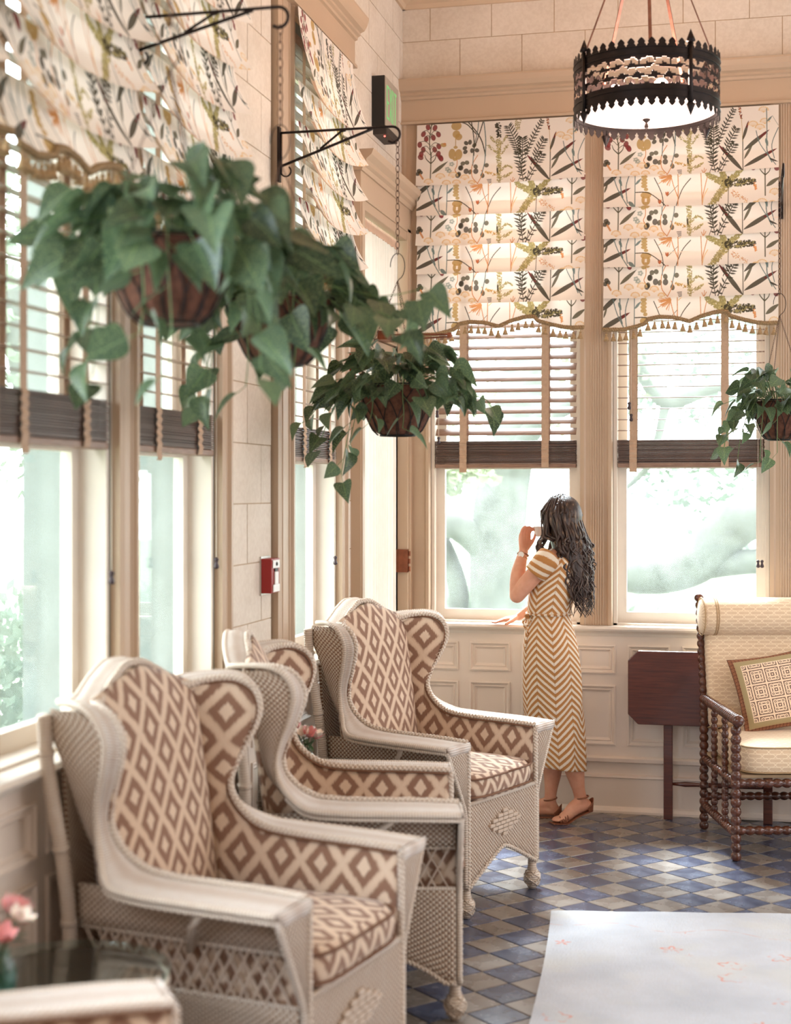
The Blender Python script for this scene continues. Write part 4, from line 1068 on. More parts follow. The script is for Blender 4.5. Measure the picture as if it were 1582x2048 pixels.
LM = [heart_leaf(.25, .25), heart_leaf(.5, .4), heart_leaf(.1, .12), heart_leaf(.35, .55)]
COIR = simple('coir_liner', (92, 56, 40), .95, var=.35, scale=60, bump=1.0, bscale=160)
WIRE = simple('black_basket_wire', (34, 32, 32), .45, .6)
VINE = simple('green_vine', (104, 128, 78), .5, var=.2)
CHAINM = simple('rusty_chain', (98, 74, 62), .5, .7, .3)
def link_mesh(L=.028, W=.0075, r=.0016):
    mb = MB(); P = []
    for i in range(25):
        a = 2*PI*i/24; P.append((W*math.cos(a), 0, L/2*math.sin(a)-L/2))
    mb.tube(P, r, 6, cap=False); return mb.mesh('chain_link', CHAINM, True)
LK = link_mesh(); LKS = link_mesh(.012, .003, .0009)
def chain_obj(name, pts_list, parent, big):
    """joined thin chain"""
    mb = MB(); L, W, r = (.028, .0075, .0016) if big else (.011, .0030, .0009)
    for a, b in pts_list:
        a, b = Vector(a), Vector(b); d = (b-a); n = max(1, int(d.length/(L*.82))); u = d.normalized(); x = u.orthogonal().normalized(); y = u.cross(x)
        for k in range(n):
            c = a+d*(k+.5)/n; p, q = (x, y) if k % 2 else (y, x)
            mb.tube([c+p*W*math.cos(t)+u*L/2*math.sin(t) for t in [2*PI*i/12 for i in range(13)]], r, 4, cap=False)
    return mb.build(name, CHAINM, parent, smooth=True)
def make_basket(x, y, zr, ztip, label, seed, nleaf=120, vines=None, R=.155, dp=.18, spread=1.0, lsz=1.0, elo=-.6):
    rs = random.Random(seed); b = empty('hanging_basket', (x, y, zr), rs.uniform(0, 1.5), label, 'hanging plant', 'pothos plants in hanging coir baskets')
    b.rotation_euler.z = 0
    prof = lambda t: R*(.46+.54*(1-t)**.62)
    MB().lathe([(prof(t/12)*(1-.15*(t == 12)), -dp*t/12) for t in range(13)][::-1]+[(R*.9, -.004), (R*.82, -.03), (.001, -.035)], n=32).build('coir_liner', COIR, b, smooth=True)
    m = MB()
    for z, r in ((.004, R*1.02), (-dp-.002, prof(1)*.92)): m.tube([(r*math.cos(a), r*math.sin(a), z) for a in [2*PI*i/40 for i in range(41)]], .003, 6)
    N = 14
    for k in range(N):
        for w in (1, -1):
            m.tube([((prof(t)+.004)*math.cos(a), (prof(t)+.004)*math.sin(a), -dp*t) for t, a in [(i/10, 2*PI*k/N+w*.5*math.sin(i/10*PI*.5)) for i in range(11)]], .0018, 5)
    m.build('wire_frame', WIRE, b, smooth=True)
    # three thin chains up to a wire hook, then the big chain to the bracket
    hz = min(.40, ztip-zr-.10)
    chain_obj('thin_chains', [((R*math.cos(a), R*math.sin(a), 0), (0, 0, hz)) for a in (.4+seed, .4+seed+2*PI/3, .4+seed+4*PI/3)], b, False)
    MB().tube([(-.004, 0, hz-.01)]+[(.028*math.sin(t), 0, hz+.055-.045*math.cos(t)*1.1) for t in [i/14*PI*1.45+.2 for i in range(15)]], .0016, 6).build('wire_hook', WIRE, b, smooth=True)
    chain_obj('chain', [((0, 0, hz+.10), (0, 0, ztip-zr))], b, True)
    # vines: crown stems and trailing runners
    vm = MB(); n = 0; per = 8
    def put(p, d, s, k):
        d = Vector(d).normalized(); up = Vector((rs.uniform(-.6, .6), rs.uniform(-.6, .6), 1)); xx = d.cross(up).normalized(); zz = xx.cross(d)
        M = Matrix((xx, d, zz)).transposed().to_4x4(); M.translation = p
        inst(LM[k % 4], 'leaf', b, M=M @ Matrix.Rotation(rs.uniform(-.7, .7), 4, 'Y') @ Matrix.Scale(s*lsz, 4))
    nc = int(nleaf*.72)
    for i in range(nc):
        a = rs.uniform(0, 2*PI); e = rs.uniform(elo, 1.2); L = rs.uniform(.07, .17)*spread
        p0 = Vector((math.cos(a)*R*.4, math.sin(a)*R*.4, .0)); dr = Vector((math.cos(a)*math.cos(e), math.sin(a)*math.cos(e), math.sin(e)*.9))
        p1 = p0+dr*L+Vector((0, 0, .03)); pt = Vector((math.cos(a)*R*.8, math.sin(a)*R*.8, .015))
        if e < .2: p1 = pt+dr*L*.9
        vm.tube(cat([p0, (p0+p1)/2+Vector((0, 0, .03)), p1], 4), .0013, 4)
        put(p1, (dr.x+rs.uniform(-.5, .5), dr.y+rs.uniform(-.5, .5), dr.z*.4-rs.uniform(.1, .9)), rs.uniform(.065, .105), i)
    for (a, out, drop, nl) in (vines or []):
        a = math.radians(a); c, s_ = math.cos(a), math.sin(a)
        P = cat([(c*R*.5, s_*R*.5, .02), (c*R*1.1, s_*R*1.1, .035), (c*(R+out*.5), s_*(R+out*.5), -drop*.25), (c*(R+out*.85), s_*(R+out*.85)+.02, -drop*.65), (c*(R+out), s_*(R+out), -drop)], 7)
        vm.tube(P, .0017, 5)
        for k in range(nl):
            q = P[int((k+1)/nl*(len(P)-1))]; sd = 1 if k % 2 else -1; dd = Vector((c*.4-s_*sd*.8, s_*.4+c*sd*.8, -.7+rs.uniform(-.4, .4)))
            q2 = q+dd*.03; vm.tube([q, q2], .001, 4); put(q2, dd, rs.uniform(.055, .085), k)
    vm.build('vines', VINE, b, smooth=True)
    return b
def make_bracket(loc, rz, L, z0, z1, label):
    r = empty('plant_bracket', loc, rz, label, 'bracket', 'wrought iron plant brackets')
    m = MB(); m.tube([(.012, 0, z1), (.012, 0, z0)], .0045, 8).tube([(.012, 0, z1-.002), (L-.03, 0, z1-.002)]+[(L-.03+.03*math.sin(t), 0, z1-.032+.03*math.cos(t)) for t in [i/8*PI for i in range(1, 9)]]+[(L-.045, 0, z1-.055)], .005, 8)
    m.build('bracket_arm', IRON, r, smooth=True)
    m = MB(); m.tube([(.012, 0, z0+.03), (L*.78, 0, z1-.006)], .0055, 8).tube([(L*.35, 0, z0+.03+(z1-z0-.03)*.45), (L*.52, 0, z1-.01), (L*.56, 0, z1-.006)], .0045, 8)
    m.tube([(.012+.02-.02*math.cos(t), 0, z0+.01-.02*math.sin(t)) for t in [i/10*PI*1.3 for i in range(11)]], .0035, 6); m.build('scroll_brace', IRON, r, smooth=True)
    m = MB(); m.box(.0, .010, -.012, .012, z0-.03, z1+.02); m.build('wall_plate', IRON, r)
    return r
make_bracket((LW+.034, 5.47, 0), 0, .48, 2.86, 3.02, 'iron scroll bracket in front of the edge-on floral shade, holding the third basket')
make_bracket((LW+.034, 4.07, 0), 0, .48, 2.90, 3.03, 'blurred iron bracket at the top left, in front of the second floral shade')
make_bracket((LW+.034, 3.20, 0), 0, .48, 2.90, 3.03, 'iron plant bracket above the picture edge holding the nearest basket')
make_bracket((.156, BW-.034, 0), -PI/2, .58, 3.03, 3.16, 'dark iron bracket seen end-on at the right edge beside the floral shade')
make_basket(-1.285, 5.47, 2.036, 2.965, 'trailing pothos in a coir basket left of the back wall blinds, over the far armchair', 1, 165,
            [(200, .14, .22, 7), (235, .12, .33, 8), (255, .06, .14, 5), (20, .20, .06, 6), (330, .12, .03, 5), (180, .20, .12, 6), (290, .0, .16, 4), (150, .1, .2, 5)], spread=1.0, lsz=1.12)
make_basket(-1.30, 4.07, 2.187, 2.975, 'blurred hanging coir basket of pothos, second from the left', 2, 135,
            [(170, .10, .22, 6), (210, .06, .3, 7), (20, .20, .0, 6), (345, .24, .1, 7), (300, .02, .2, 5), (250, .0, .25, 5), (0, .26, -.03, 6)], spread=1.1, lsz=1.3)
make_basket(-1.285, 3.20, 2.21, 2.975, 'very blurred hanging pothos basket nearest to us at the upper left', 3, 150,
            [(180, .05, .2, 6), (200, .02, .3, 7), (20, .05, .28, 7), (350, .05, .2, 6), (270, .02, .22, 5), (290, -.03, .3, 5)], spread=1.1, lsz=1.3)
make_basket(.140, 7.17, 2.06, 3.105, 'light green hanging pothos in a coir basket cut off by the right edge', 4, 110,
            [(185, .12, .14, 6), (200, .14, .22, 7), (215, .10, .26, 6), (240, .05, .28, 5), (170, .10, .10, 5), (265, .02, .24, 5), (230, .12, .12, 5)], spread=1.0, R=.130, dp=.175)

# ------------------------------------------------------------------ bobbin armchair
WOODD = simple('dark_turned_wood', (84, 44, 28), .26, var=.35, scale=22, coat=.4)
def bob_prof(L, r, nb):
    P = []; h = L/nb
    for k in range(nb):
        for t in (.06, .16, .30, .5, .70, .84, .94): P.append((r*(.46+.57*math.sin(PI*t)**.5), (k+t)*h))
    return [(r*.4, 0)]+P+[(r*.4, L)]
def bobbin(name, a, b, r, nb, parent, n=14):
    a, b = Vector(a), Vector(b); L = (b-a).length
    return MB().lathe(bob_prof(L, r, nb), a, n, tuple(b-a)).build(name, WOODD, parent, smooth=True)
BA = empty('bobbin_armchair', (-.055, 6.815, 0), math.radians(14.5), 'dark bobbin-turned wooden armchair with cream cushions at right', 'armchair')
WD = .66; DPT = .625
for k, x in enumerate((0, WD)):
    bobbin('leg', (x, 0, 0), (x, 0, .60), .0235, 15, BA); bobbin('leg', (x, DPT, 0), (x, DPT, .62), .022, 16, BA)
    bobbin('back_post', (x, DPT, .62), (x, DPT+.11, 1.10), .020, 13, BA)
    MB().ball((x, DPT+.112, 1.118), (.025, .025, .022), 12, 8).build('finial', WOODD, BA, smooth=True)
    bobbin('arm', (x, -.035, .628), (x, DPT+.01, .635), .024, 25, BA)
    MB().ball((x, -.038, .628), .029, 14, 9).build('arm_knob', WOODD, BA, smooth=True)
    bobbin('side_stretcher', (x, 0, .12), (x, DPT, .12), .020, 18, BA)
    for y in (.2, .41): bobbin('spindle', (x, y, .13), (x, y, .61), .0165, 15, BA)
    bobbin('side_rail', (x, 0, .345), (x, DPT, .345), .018, 16, BA)
for y, z in ((0, .345), (0, .135), (DPT, .345), (DPT, .16)): bobbin('front_rail' if y == 0 else 'rear_rail', (0, y, z), (WD, y, z), .0205, 16, BA)
bobbin('top_rail', (0, DPT+.112, 1.095), (WD, DPT+.112, 1.095), .017, 17, BA)
MB().box(.01, WD-.01, .02, DPT, .365, .378).build('seat_support', simple('webbing', (176, 150, 118), .8), BA)
def honey():
    t = NT('cream_honeycomb_cloth'); x, y, z = t.xyz(t.coord('UV'))
    row = t.math('DIVIDE', y, .019); r0 = t.math('FLOOR', row); off = t.math('MULTIPLY', t.math('MODULO', t.math('ABSOLUTE', r0), 2.0), .5)
    u = t.math('FRACT', t.math('ADD', t.math('DIVIDE', x, .058), off)); v = t.math('SUBTRACT', row, r0)
    du = t.math('ABSOLUTE', t.math('SUBTRACT', u, .5)); 
    # hexagon outline: horizontal lines except near the tapered ends
    e1 = t.math('ABSOLUTE', t.math('SUBTRACT', t.math('ABSOLUTE', t.math('SUBTRACT', v, .5)), t.math('SUBTRACT', .5, t.math('MULTIPLY', t.math('MAXIMUM', t.math('SUBTRACT', du, .34), 0.0), 3.0))))
    ln = t.ramp(e1, (.0, 1.), (.11, 1.), (.17, 0.))
    n = t.noise(25, 4)
    c = t.mix(n, lin((212, 182, 148)), lin((228, 202, 170))); c = t.mix(t.math('MULTIPLY', ln, .75), c, lin((246, 226, 196)))
    t.base(c); t.b.inputs['Roughness'].default_value = .85; t.b.inputs['Sheen Weight'].default_value = .2; t.bump(t.noise(420, 2), .25, .001); return t.m
HON = honey(); CPIPE = simple('tan_piping', (176, 146, 108), .8)
def cushion(name, parent, x0, x1, y0, y1, z0, z1, puff=.02, lean=0, mat=None, uvm='xy'):
    """box cushion with rounded edges: superellipse in plan, puffed top"""
    mb = MB(); n = 56; cx, cy = (x0+x1)/2, (y0+y1)/2; rx, ry = (x1-x0)/2, (y1-y0)/2; h = z1-z0
    prof = [(0, -puff), (.7, -puff*.8), (.94, 0), (.985, .04*h+.006), (1, .3*h), (1, .7*h), (.985, h-.006), (.94, h), (.7, h+puff*.8), (.3, h+puff*.97), (0, h+puff)]
    for r_, z in prof:
        for k in range(n):
            c, s_ = sq(2*PI*k/n, 7); mb.v.append((cx+c*rx*r_, cy+s_*ry*r_, z0+z))
    for i in range(len(prof)-1):
        for k in range(n):
            k2 = (k+1) % n; q = (i*n+k, i*n+k2, (i+1)*n+k2, (i+1)*n+k); P = [mb.v[j] for j in q]
            side = 2 <= i < 7; a = (k+.5)/n*2*PI; alongx = abs(math.sin(a))*rx > abs(math.cos(a))*ry
            mb.face(q, tuple(((p[0] if alongx else p[1]), p[2]) if side else (p[0], p[1]) for p in P))
    o = mb.build(name, mat or HON, parent, smooth=True)
    m = MB()
    for rr, z in ((.99, h-.003), (.99, .006)): m.tube([(cx+sq(2*PI*k/n, 7)[0]*rx*rr, cy+sq(2*PI*k/n, 7)[1]*ry*rr, z0+z) for k in range(n+1)], .0035, 6)
    p = m.build('piping', CPIPE, o, smooth=True)
    return o
sc_ = cushion('seat_cushion', BA, .03, WD-.03, -.01, DPT-.03, .385, .505, .018)
bcu = cushion('back_cushion', BA, .012, WD-.028, -.065, .065, 0, .54, .0)
# back cushion: built upright with thickness in y, then leaned back
bcu.location = (0, DPT-.055, .50); bcu.rotation_euler = (math.radians(-13), 0, 0)
bo = MB(); R_ = .089
prf = [(.0, -.032), (.06, -.031), (.082, -.024), (R_, -.01), (R_+.003, .10), (R_+.003, .30), (R_+.002, .50), (R_, WD-.04), (.07, WD-.022), (0, WD-.018)]
n_ = 32
for r_, x in prf:
    for k in range(n_): a = 2*PI*k/n_; bo.v.append((x+.01, r_*math.cos(a), r_*math.sin(a)))
for i in range(len(prf)-1):
    for k in range(n_):
        k2 = (k+1) % n_; q = (i*n_+k, (i+1)*n_+k, (i+1)*n_+k2, i*n_+k2); uu = [k/n_*2*PI*R_, k/n_*2*PI*R_, (k+1)/n_*2*PI*R_, (k+1)/n_*2*PI*R_]
        bo.face(q, tuple((bo.v[j][0], w) for j, w in zip(q, uu)))
bol = bo.build('neck_bolster', HON, BA, smooth=True); bol.location = (0, DPT+.005, 1.035)
m = MB()
for x in (-.022, .035, .045): m.tube([(x+.01, (R_+.002)*math.cos(a), (R_+.002)*math.sin(a)) for a in [2*PI*i/32 for i in range(33)]], .003, 5)
m.build('piping', CPIPE, bol, smooth=True)
# pillow
def pillow_mat():
    t = NT('fretwork_pillow_cloth'); x, y, z = t.xyz(t.coord('UV'))
    ax = t.math('SUBTRACT', .5, t.math('ABSOLUTE', t.math('SUBTRACT', x, .5))); ay = t.math('SUBTRACT', .5, t.math('ABSOLUTE', t.math('SUBTRACT', y, .5)))
    e = t.math('MINIMUM', ax, ay)
    # squared scroll fret: nested squares broken by swirls, mirrored in tiles
    def tile(v, s): return t.math('ABSOLUTE', t.math('SUBTRACT', t.math('FRACT', t.math('MULTIPLY', v, s)), .5))
    u1, v1 = tile(x, 5.0), tile(y, 5.0)
    m1 = t.math('MAXIMUM', u1, v1); rad = t.math('SQRT', t.math('ADD', t.math('POWER', t.math('SUBTRACT', u1, .25), 2.0), t.math('POWER', t.math('SUBTRACT', v1, .25), 2.0)))
    l1 = t.math('ABSOLUTE', t.math('SUBTRACT', t.math('FRACT', t.math('MULTIPLY', m1, 6.0)), .5)); l2 = t.math('ABSOLUTE', t.math('SUBTRACT', t.math('FRACT', t.math('MULTIPLY', rad, 9.0)), .5))
    dg = t.math('ABSOLUTE', t.math('SUBTRACT', u1, v1)); sel = t.ramp(dg, (.14, 0.), (.16, 1.))
    sel2 = t.ramp(rad, (.15, 1.), (.17, 0.))
    ln = t.mix(sel2, l1, l2); s_ = t.ramp(ln, (.12, 1.), (.2, 0.))
    cen = t.mix(s_, lin((236, 210, 180)), lin((86, 52, 42)))
    kx, ky = tile(x, 22.0), tile(y, 22.0); kk = t.math('ABSOLUTE', t.math('SUBTRACT', t.math('FRACT', t.math('MULTIPLY', t.math('MAXIMUM', kx, ky), 4.5)), .5))
    key = t.mix(t.ramp(kk, (.16, 1.), (.26, 0.)), lin((104, 62, 44)), lin((190, 130, 92)))
    c = t.mix(t.ramp(e, (.055, 0.), (.058, 1.)), key, lin((168, 150, 110)))
    c = t.mix(t.ramp(e, (.125, 0.), (.128, 1.)), c, lin((240, 216, 188))); c = t.mix(t.ramp(e, (.135, 0.), (.138, 1.)), c, cen)
    c = t.mix(t.ramp(e, (.0, 1.), (.010, 0.)), c, lin((70, 40, 32)))
    t.base(c); t.b.inputs['Roughness'].default_value = .85; t.bump(t.noise(500, 2, t.coord('UV')), .2, .001); return t.m
pw = empty('throw_pillow', (0, 0, 0), 0, 'square throw pillow with dark fretwork and key border on the bobbin armchair', 'pillow')
mb = MB(); S_ = .185
for sgn in (1, -1):
    def pf(u, v, sgn=sgn):
        a, b = 2*u-1, 2*v-1; t = max(0, (1-a**4)*(1-b**4))**.55; k = 1-.07*(1-abs(a)**2)*(abs(b)**6)-.0; k2 = 1-.07*(1-abs(b)**2)*(abs(a)**6)
        return (a*S_*k2, sgn*.052*t, b*S_*k)
    mb.grid(pf, 28, 28)
mb.build('pillow_cover', pillow_mat(), pw, smooth=True, weld=.0005)
Mw = BA.matrix_basis.copy()
pw.matrix_basis = Matrix.Translation((-.055, 6.815, 0)) @ Matrix.Rotation(math.radians(14.5), 4, 'Z') @ Matrix.Translation((.285, DPT-.20, .695)) @ Matrix.Rotation(math.radians(-20), 4, 'X') @ Matrix.Rotation(math.radians(-9), 4, 'Y')

# ------------------------------------------------------------------ drop-leaf table, leaf hanging upright against the wainscot
def mahog():
    t = NT('polished_mahogany'); n = t.noise(6, 6, stretch=(1, 8, 14)); t.base(t.ramp(n, (.3, lin((66, 29, 21))), (.7, lin((104, 49, 34))))); t.b.inputs['Roughness'].default_value = .3; t.b.inputs['Coat Weight'].default_value = .3; return t.m
MAH = mahog()
dt = empty('folding_table', (-.59, 7.585, 0), 0, 'folding mahogany table with clipped corners standing upright against the wainscot', 'table')
TW, c_ = .84, .05
M = Matrix(((1, 0, 0, 0), (0, 0, -1, 0), (0, 1, 0, 0), (0, 0, 0, 1)))
mb = MB(); mb.prism([(c_, .475), (TW-c_, .475), (TW, .475+c_), (TW, .845-c_), (TW-c_, .845), (c_, .845), (0, .845-c_), (0, .475+c_)], M, .02)
mb.build('table_leaf', MAH, dt, bevel=.004)
for x in (.175, .66):
    mb = MB(); mb.box(x, x+.045, .004, .034, .0, .84); mb.build('leg', MAH, dt, bevel=.004)
mb = MB(); mb.lathe([(.007, 0), (.009, .03), (.013, .06), (.010, .12), (.014, .2), (.011, .3), (.009, .42), (.007, .44)], (.22, .018, .178), 12, (1, 0, 0)); mb.build('stretcher', MAH, dt, smooth=True)
mb = MB(); mb.box(.12, .75, .034, .054, .80, .838); mb.build('apron', MAH, dt)

# ------------------------------------------------------------------ the standing woman
WOM = empty('person', (-.936, 7.403, 0), YAW, 'woman in ochre and white striped dress with long wavy brown hair at the window', 'person')
def skin_m():
    t = NT('skin'); n = t.noise(12, 4); t.base(t.ramp(n, (.3, lin((206, 146, 118))), (.7, lin((226, 170, 142))))); t.b.inputs['Roughness'].default_value = .5
    t.b.inputs['Subsurface Weight'].default_value = .15; t.b.inputs['Subsurface Scale'].default_value = .02; return t.m
SKIN = skin_m()
def limb(mb, pts, rad, sub=6, n=14):
    P = cat(pts, sub); R = []
    for i in range(len(P)):
        x = i/sub; k = min(int(x), len(rad)-2); f = x-k; f = f*f*(3-2*f); R.append(rad[k]+(rad[k+1]-rad[k])*f)
    mb.tube(P, R, n); mb.ball(P[0], R[0], 12, 8); mb.ball(P[-1], R[-1]*.98, 12, 8)
def bodymesh():
    mb = MB()
    # torso, neck
    limb(mb, [(-.03, 0, .86), (-.035, 0, 1.0), (-.02, 0, 1.12), (.01, 0, 1.24), (.03, .01, 1.32)], [.115, .092, .10, .10, .06])
    limb(mb, [(-.055, -.10, 1.30), (.02, .0, 1.315), (.095, .11, 1.31)], [.042, .055, .042])
    limb(mb, [(.03, .01, 1.30), (.028, .01, 1.37), (.018, .02, 1.43)], [.05, .043, .045])
    # head: skull, jaw, nose, lips, ears; facing the window on the left
    F = Vector((-.85, .53, 0)); S = Vector((.53, .85, 0)); hc = Vector((.022, .012, 1.51))
    R = Matrix((F, S, Vector((0, 0, 1)))).transposed()
    mb.ball(hc, (.090, .071, .102), 20, 14, R); mb.ball(hc+F*.028+Vector((0, 0, -.055)), (.060, .052, .062), 16, 10, R)
    mb.ball(hc+F*.088+Vector((0, 0, -.018)), (.017, .010, .016), 10, 7, R); limb(mb, [hc+F*.082+Vector((0, 0, .018)), hc+F*.095+Vector((0, 0, -.018))], [.006, .010], 3, 8)
    for z, r in ((-.048, .011), (-.058, .012)): mb.ball(hc+F*.078+Vector((0, 0, z)), (r, .020, .006), 10, 7, R)
    mb.ball(hc+F*.066+Vector((0, 0, -.088)), (.020, .022, .016), 10, 7, R)
    for s in (-1, 1): mb.ball(hc+S*s*.072-F*.005+Vector((0, 0, -.012)), (.016, .008, .028), 10, 7, R); mb.ball(hc+F*.077+S*s*.030+Vector((0, 0, .002)), (.012, .016, .011), 8, 6, R)
    # raised left arm
    limb(mb, [(-.05, -.105, 1.295), (-.125, -.075, 1.215), (-.192, -.035, 1.128)], [.046, .044, .038])
    limb(mb, [(-.192, -.035, 1.128), (-.185, .0, 1.225), (-.152, .045, 1.345)], [.037, .037, .024])
    # left hand, palm to the face, fingers up
    w0 = Vector((-.152, .045, 1.345)); up = Vector((.10, .10, 1)).normalized(); ac = Vector((.82, .5, 0)); ac = (ac-up*ac.dot(up)).normalized(); nn = up.cross(ac)
    for k, (ox, ln, rr) in enumerate(((-.026, .056, .0068), (-.009, .066, .0072), (.008, .070, .0074), (.025, .064, .0072))):
        b0 = w0+up*.078+ac*ox; limb(mb, [w0+up*.012+ac*ox*.45, w0+up*.05+ac*ox*.85, b0], [.015, .013, .0105], 3, 10)
        cu = .35+.12*k; d1 = (up*math.cos(cu*.4)+ac*math.sin(cu*.4)).normalized(); d2 = (up*math.cos(cu*1.6)+ac*math.sin(cu*1.6)).normalized(); d3 = (up*math.cos(cu*2.6)+ac*math.sin(cu*2.6)).normalized()
        p1 = b0+d1*ln*.42; p2 = p1+d2*ln*.32; p3 = p2+d3*ln*.24; limb(mb, [b0, p1, p2, p3], [rr*1.15, rr, rr*.92, rr*.8], 3, 9)
    limb(mb, [w0+up*.015+ac*.018, w0+up*.045+ac*.042, w0+up*.072+ac*.058, w0+up*.092+ac*.062], [.013, .0105, .0085, .007], 3, 9)
    # right arm reaching forward to the sill
    limb(mb, [(.09, .115, 1.295), (.06, .205, 1.20), (.0, .262, 1.095)], [.046, .043, .036])
    limb(mb, [(.0, .262, 1.095), (-.075, .285, 1.045), (-.155, .292, .995)], [.035, .034, .022])
    w1 = Vector((-.155, .292, .995)); fd = Vector((-.93, .14, -.22)).normalized(); ac = Vector((.12, -.99, 0)); ac = (ac-fd*ac.dot(fd)).normalized()
    for k, (ox, ln, rr) in enumerate(((-.027, .055, .0066), (-.010, .066, .007), (.008, .070, .0072), (.026, .062, .007))):
        b0 = w1+fd*.074+ac*ox+Vector((0, 0, .004)); limb(mb, [w1+fd*.01+ac*ox*.45, w1+fd*.045+ac*ox*.85, b0], [.014, .0125, .010], 3, 10)
        d1 = (fd+Vector((0, 0, -.05))).normalized(); d2 = (fd+Vector((0, 0, -.18))).normalized(); d3 = (fd+Vector((0, 0, .10))).normalized()
        p1 = b0+d1*ln*.42; p2 = p1+d2*ln*.32; p3 = p2+d3*ln*.25
        for p in (p1, p2, p3): p.z = max(p.z, .966)
        limb(mb, [b0, p1, p2, p3], [rr*1.15, rr, rr*.92, rr*.8], 3, 9)
    limb(mb, [w1+fd*.015+ac*.018, w1+fd*.04+ac*.042-Vector((0, 0, .008)), w1+fd*.066+ac*.058-Vector((0, 0, .014))], [.0125, .010, .0085], 3, 9)
    # legs
    limb(mb, [(-.03, .055, .86), (-.02, .09, .47), (.0, .095, .30), (-.012, .10, .115), (-.014, .10, .075)], [.085, .055, .053, .030, .031])
    limb(mb, [(-.015, -.055, .86), (.04, -.02, .47), (.085, .0, .31), (.122, .008, .145), (.134, .01, .105)], [.088, .056, .055, .031, .031])
    # right foot flat, toes to the left
    def foot(an, heel, ball, toe):
        limb(mb, [heel, (heel+ball)/2+Vector((0, 0, .012)), ball], [.026, .030, .028], 4, 12); limb(mb, [an, (an+ball)/2+Vector((0, 0, .012)), ball+Vector((0, 0, .005))], [.030, .027, .018], 4, 12); limb(mb, [an, heel], [.029, .026], 3, 12)
        d = (toe-ball); L = d.length; d.normalize(); sd = d.cross(Vector((0, 0, 1))).normalized()
        for k, (o_, l, r) in enumerate(((.022, .95, .0105), (.008, 1.0, .0082), (-.004, .93, .0078), (-.015, .82, .0074), (-.025, .68, .0072))):
            limb(mb, [ball+sd*o_*.8, ball+d*L*l*.6+sd*o_+Vector((0, 0, .004)), ball+d*L*l+sd*o_], [.011, r, r*.9], 3, 9)
    foot(Vector((-.014, .10, .078)), Vector((.012, .10, .036)), Vector((-.125, .125, .024)), Vector((-.17, .13, .016)))
    foot(Vector((.134, .01, .105)), Vector((.160, .012, .083)), Vector((.040, -.028, .028)), Vector((-.008, -.038, .016)))
    me = mb.mesh('body_raw', SKIN, True); o = bpy.data.objects.new('body_raw', me); C.objects.link(o)
    r = o.modifiers.new('r', 'REMESH'); r.mode = 'VOXEL'; r.voxel_size = .0042; r.use_smooth_shade = True
    sm = o.modifiers.new('s', 'SMOOTH'); sm.factor = .5; sm.iterations = 4
    dg = bpy.context.evaluated_depsgraph_get(); m2 = bpy.data.meshes.new_from_object(o.evaluated_get(dg)); bpy.data.objects.remove(o)
    m2.name = 'body'; m2.materials.clear(); m2.materials.append(SKIN); m2.polygons.foreach_set('use_smooth', [True]*len(m2.polygons))
    b = bpy.data.objects.new('body', m2); C.objects.link(b); b.parent = WOM; return b
bodymesh()
def dress_mat(k=.075):
    t = NT('ochre_chevron_cloth'); x, y, z = t.xyz(t.coord('UV'))
    tri = t.math('ABSOLUTE', t.math('SUBTRACT', t.math('FRACT', x), .5))
    wob = t.math('MULTIPLY', t.math('SUBTRACT', t.noise(14, 3), .5), .006)
    f = t.math('FRACT', t.math('DIVIDE', t.math('ADD', t.math('ADD', y, t.math('MULTIPLY', tri, .16)), wob), .034))
    fr = t.noise(260, 2); f = t.math('ADD', f, t.math('MULTIPLY', t.math('SUBTRACT', fr, .5), .16))
    seam = t.ramp(t.math('MINIMUM', tri, t.math('SUBTRACT', .5, tri)), (.0, 1.), (.014, 0.))
    c = t.ramp(f, (.04, lin((238, 222, 200))), (.10, lin((196, 138, 78))), (.56, lin((188, 128, 70))), (.64, lin((240, 226, 206))))
    c = t.mix(t.math('MULTIPLY', seam, .4), c, lin((130, 84, 44)))
    t.base(c); t.b.inputs['Roughness'].default_value = .8
    tr = t.add('ShaderNodeBsdfTranslucent'); t.l.new(c, tr.inputs[0]); mx = t.add('ShaderNodeMixShader'); mx.inputs[0].default_value = .2
    t.bump(t.noise(16, 3), .25, .01)
    t.l.new(t.b.outputs[0], mx.inputs[1]); t.l.new(tr.outputs[0], mx.inputs[2]); t.l.new(mx.outputs[0], t.out.inputs[0]); return t.m
DRS = dress_mat()
def loft(rings, n, folds=0, u0=0, chev=4.0, rep=1):
    """rings: (v, cu, cw, ru, rw, fold, tilt)"""
    mb = MB(); m = len(rings)*4
    R = cat([(r[0], r[1], r[2]) for r in rings], 4); Q = cat([(r[3], r[4], r[5]) for r in rings], 4); T = cat([(r[6], 0, 0) for r in rings], 4)
    def f(u, t):
        i = min(len(R)-1, int(round(t*(len(R)-1)))); a = 2*PI*u; v, cu, cw = R[i]; ru, rw, fo = Q[i]
        k = 1+fo*(math.sin(a*7+1.0+3*math.sin(v*6))*.6+math.sin(a*4+2)*.5)
        return (cu+ru*k*math.cos(a), cw+rw*k*math.sin(a), v+T[i][0]*math.cos(a))
    mb.grid(f, n, len(R)-1, lambda u, t: (u*chev+u0, R[min(len(R)-1, int(round(t*(len(R)-1))))][0])); return mb
sk = loft([(.278, .014, .03, .137, .145, .075, -.022), (.34, .010, .03, .139, .148, .07, -.015), (.50, -.002, .025, .142, .146, .055, 0), (.68, -.010, .01, .143, .146, .03, 0), (.82, -.018, .0, .137, .149, .012, 0), (.92, -.024, 0, .126, .137, .015, 0), (1.0, -.028, 0, .108, .115, .02, 0), (1.035, -.030, 0, .104, .108, .02, 0)], 120, chev=5, u0=.27)
sk.build('skirt', DRS, WOM, smooth=True, solid=.003)
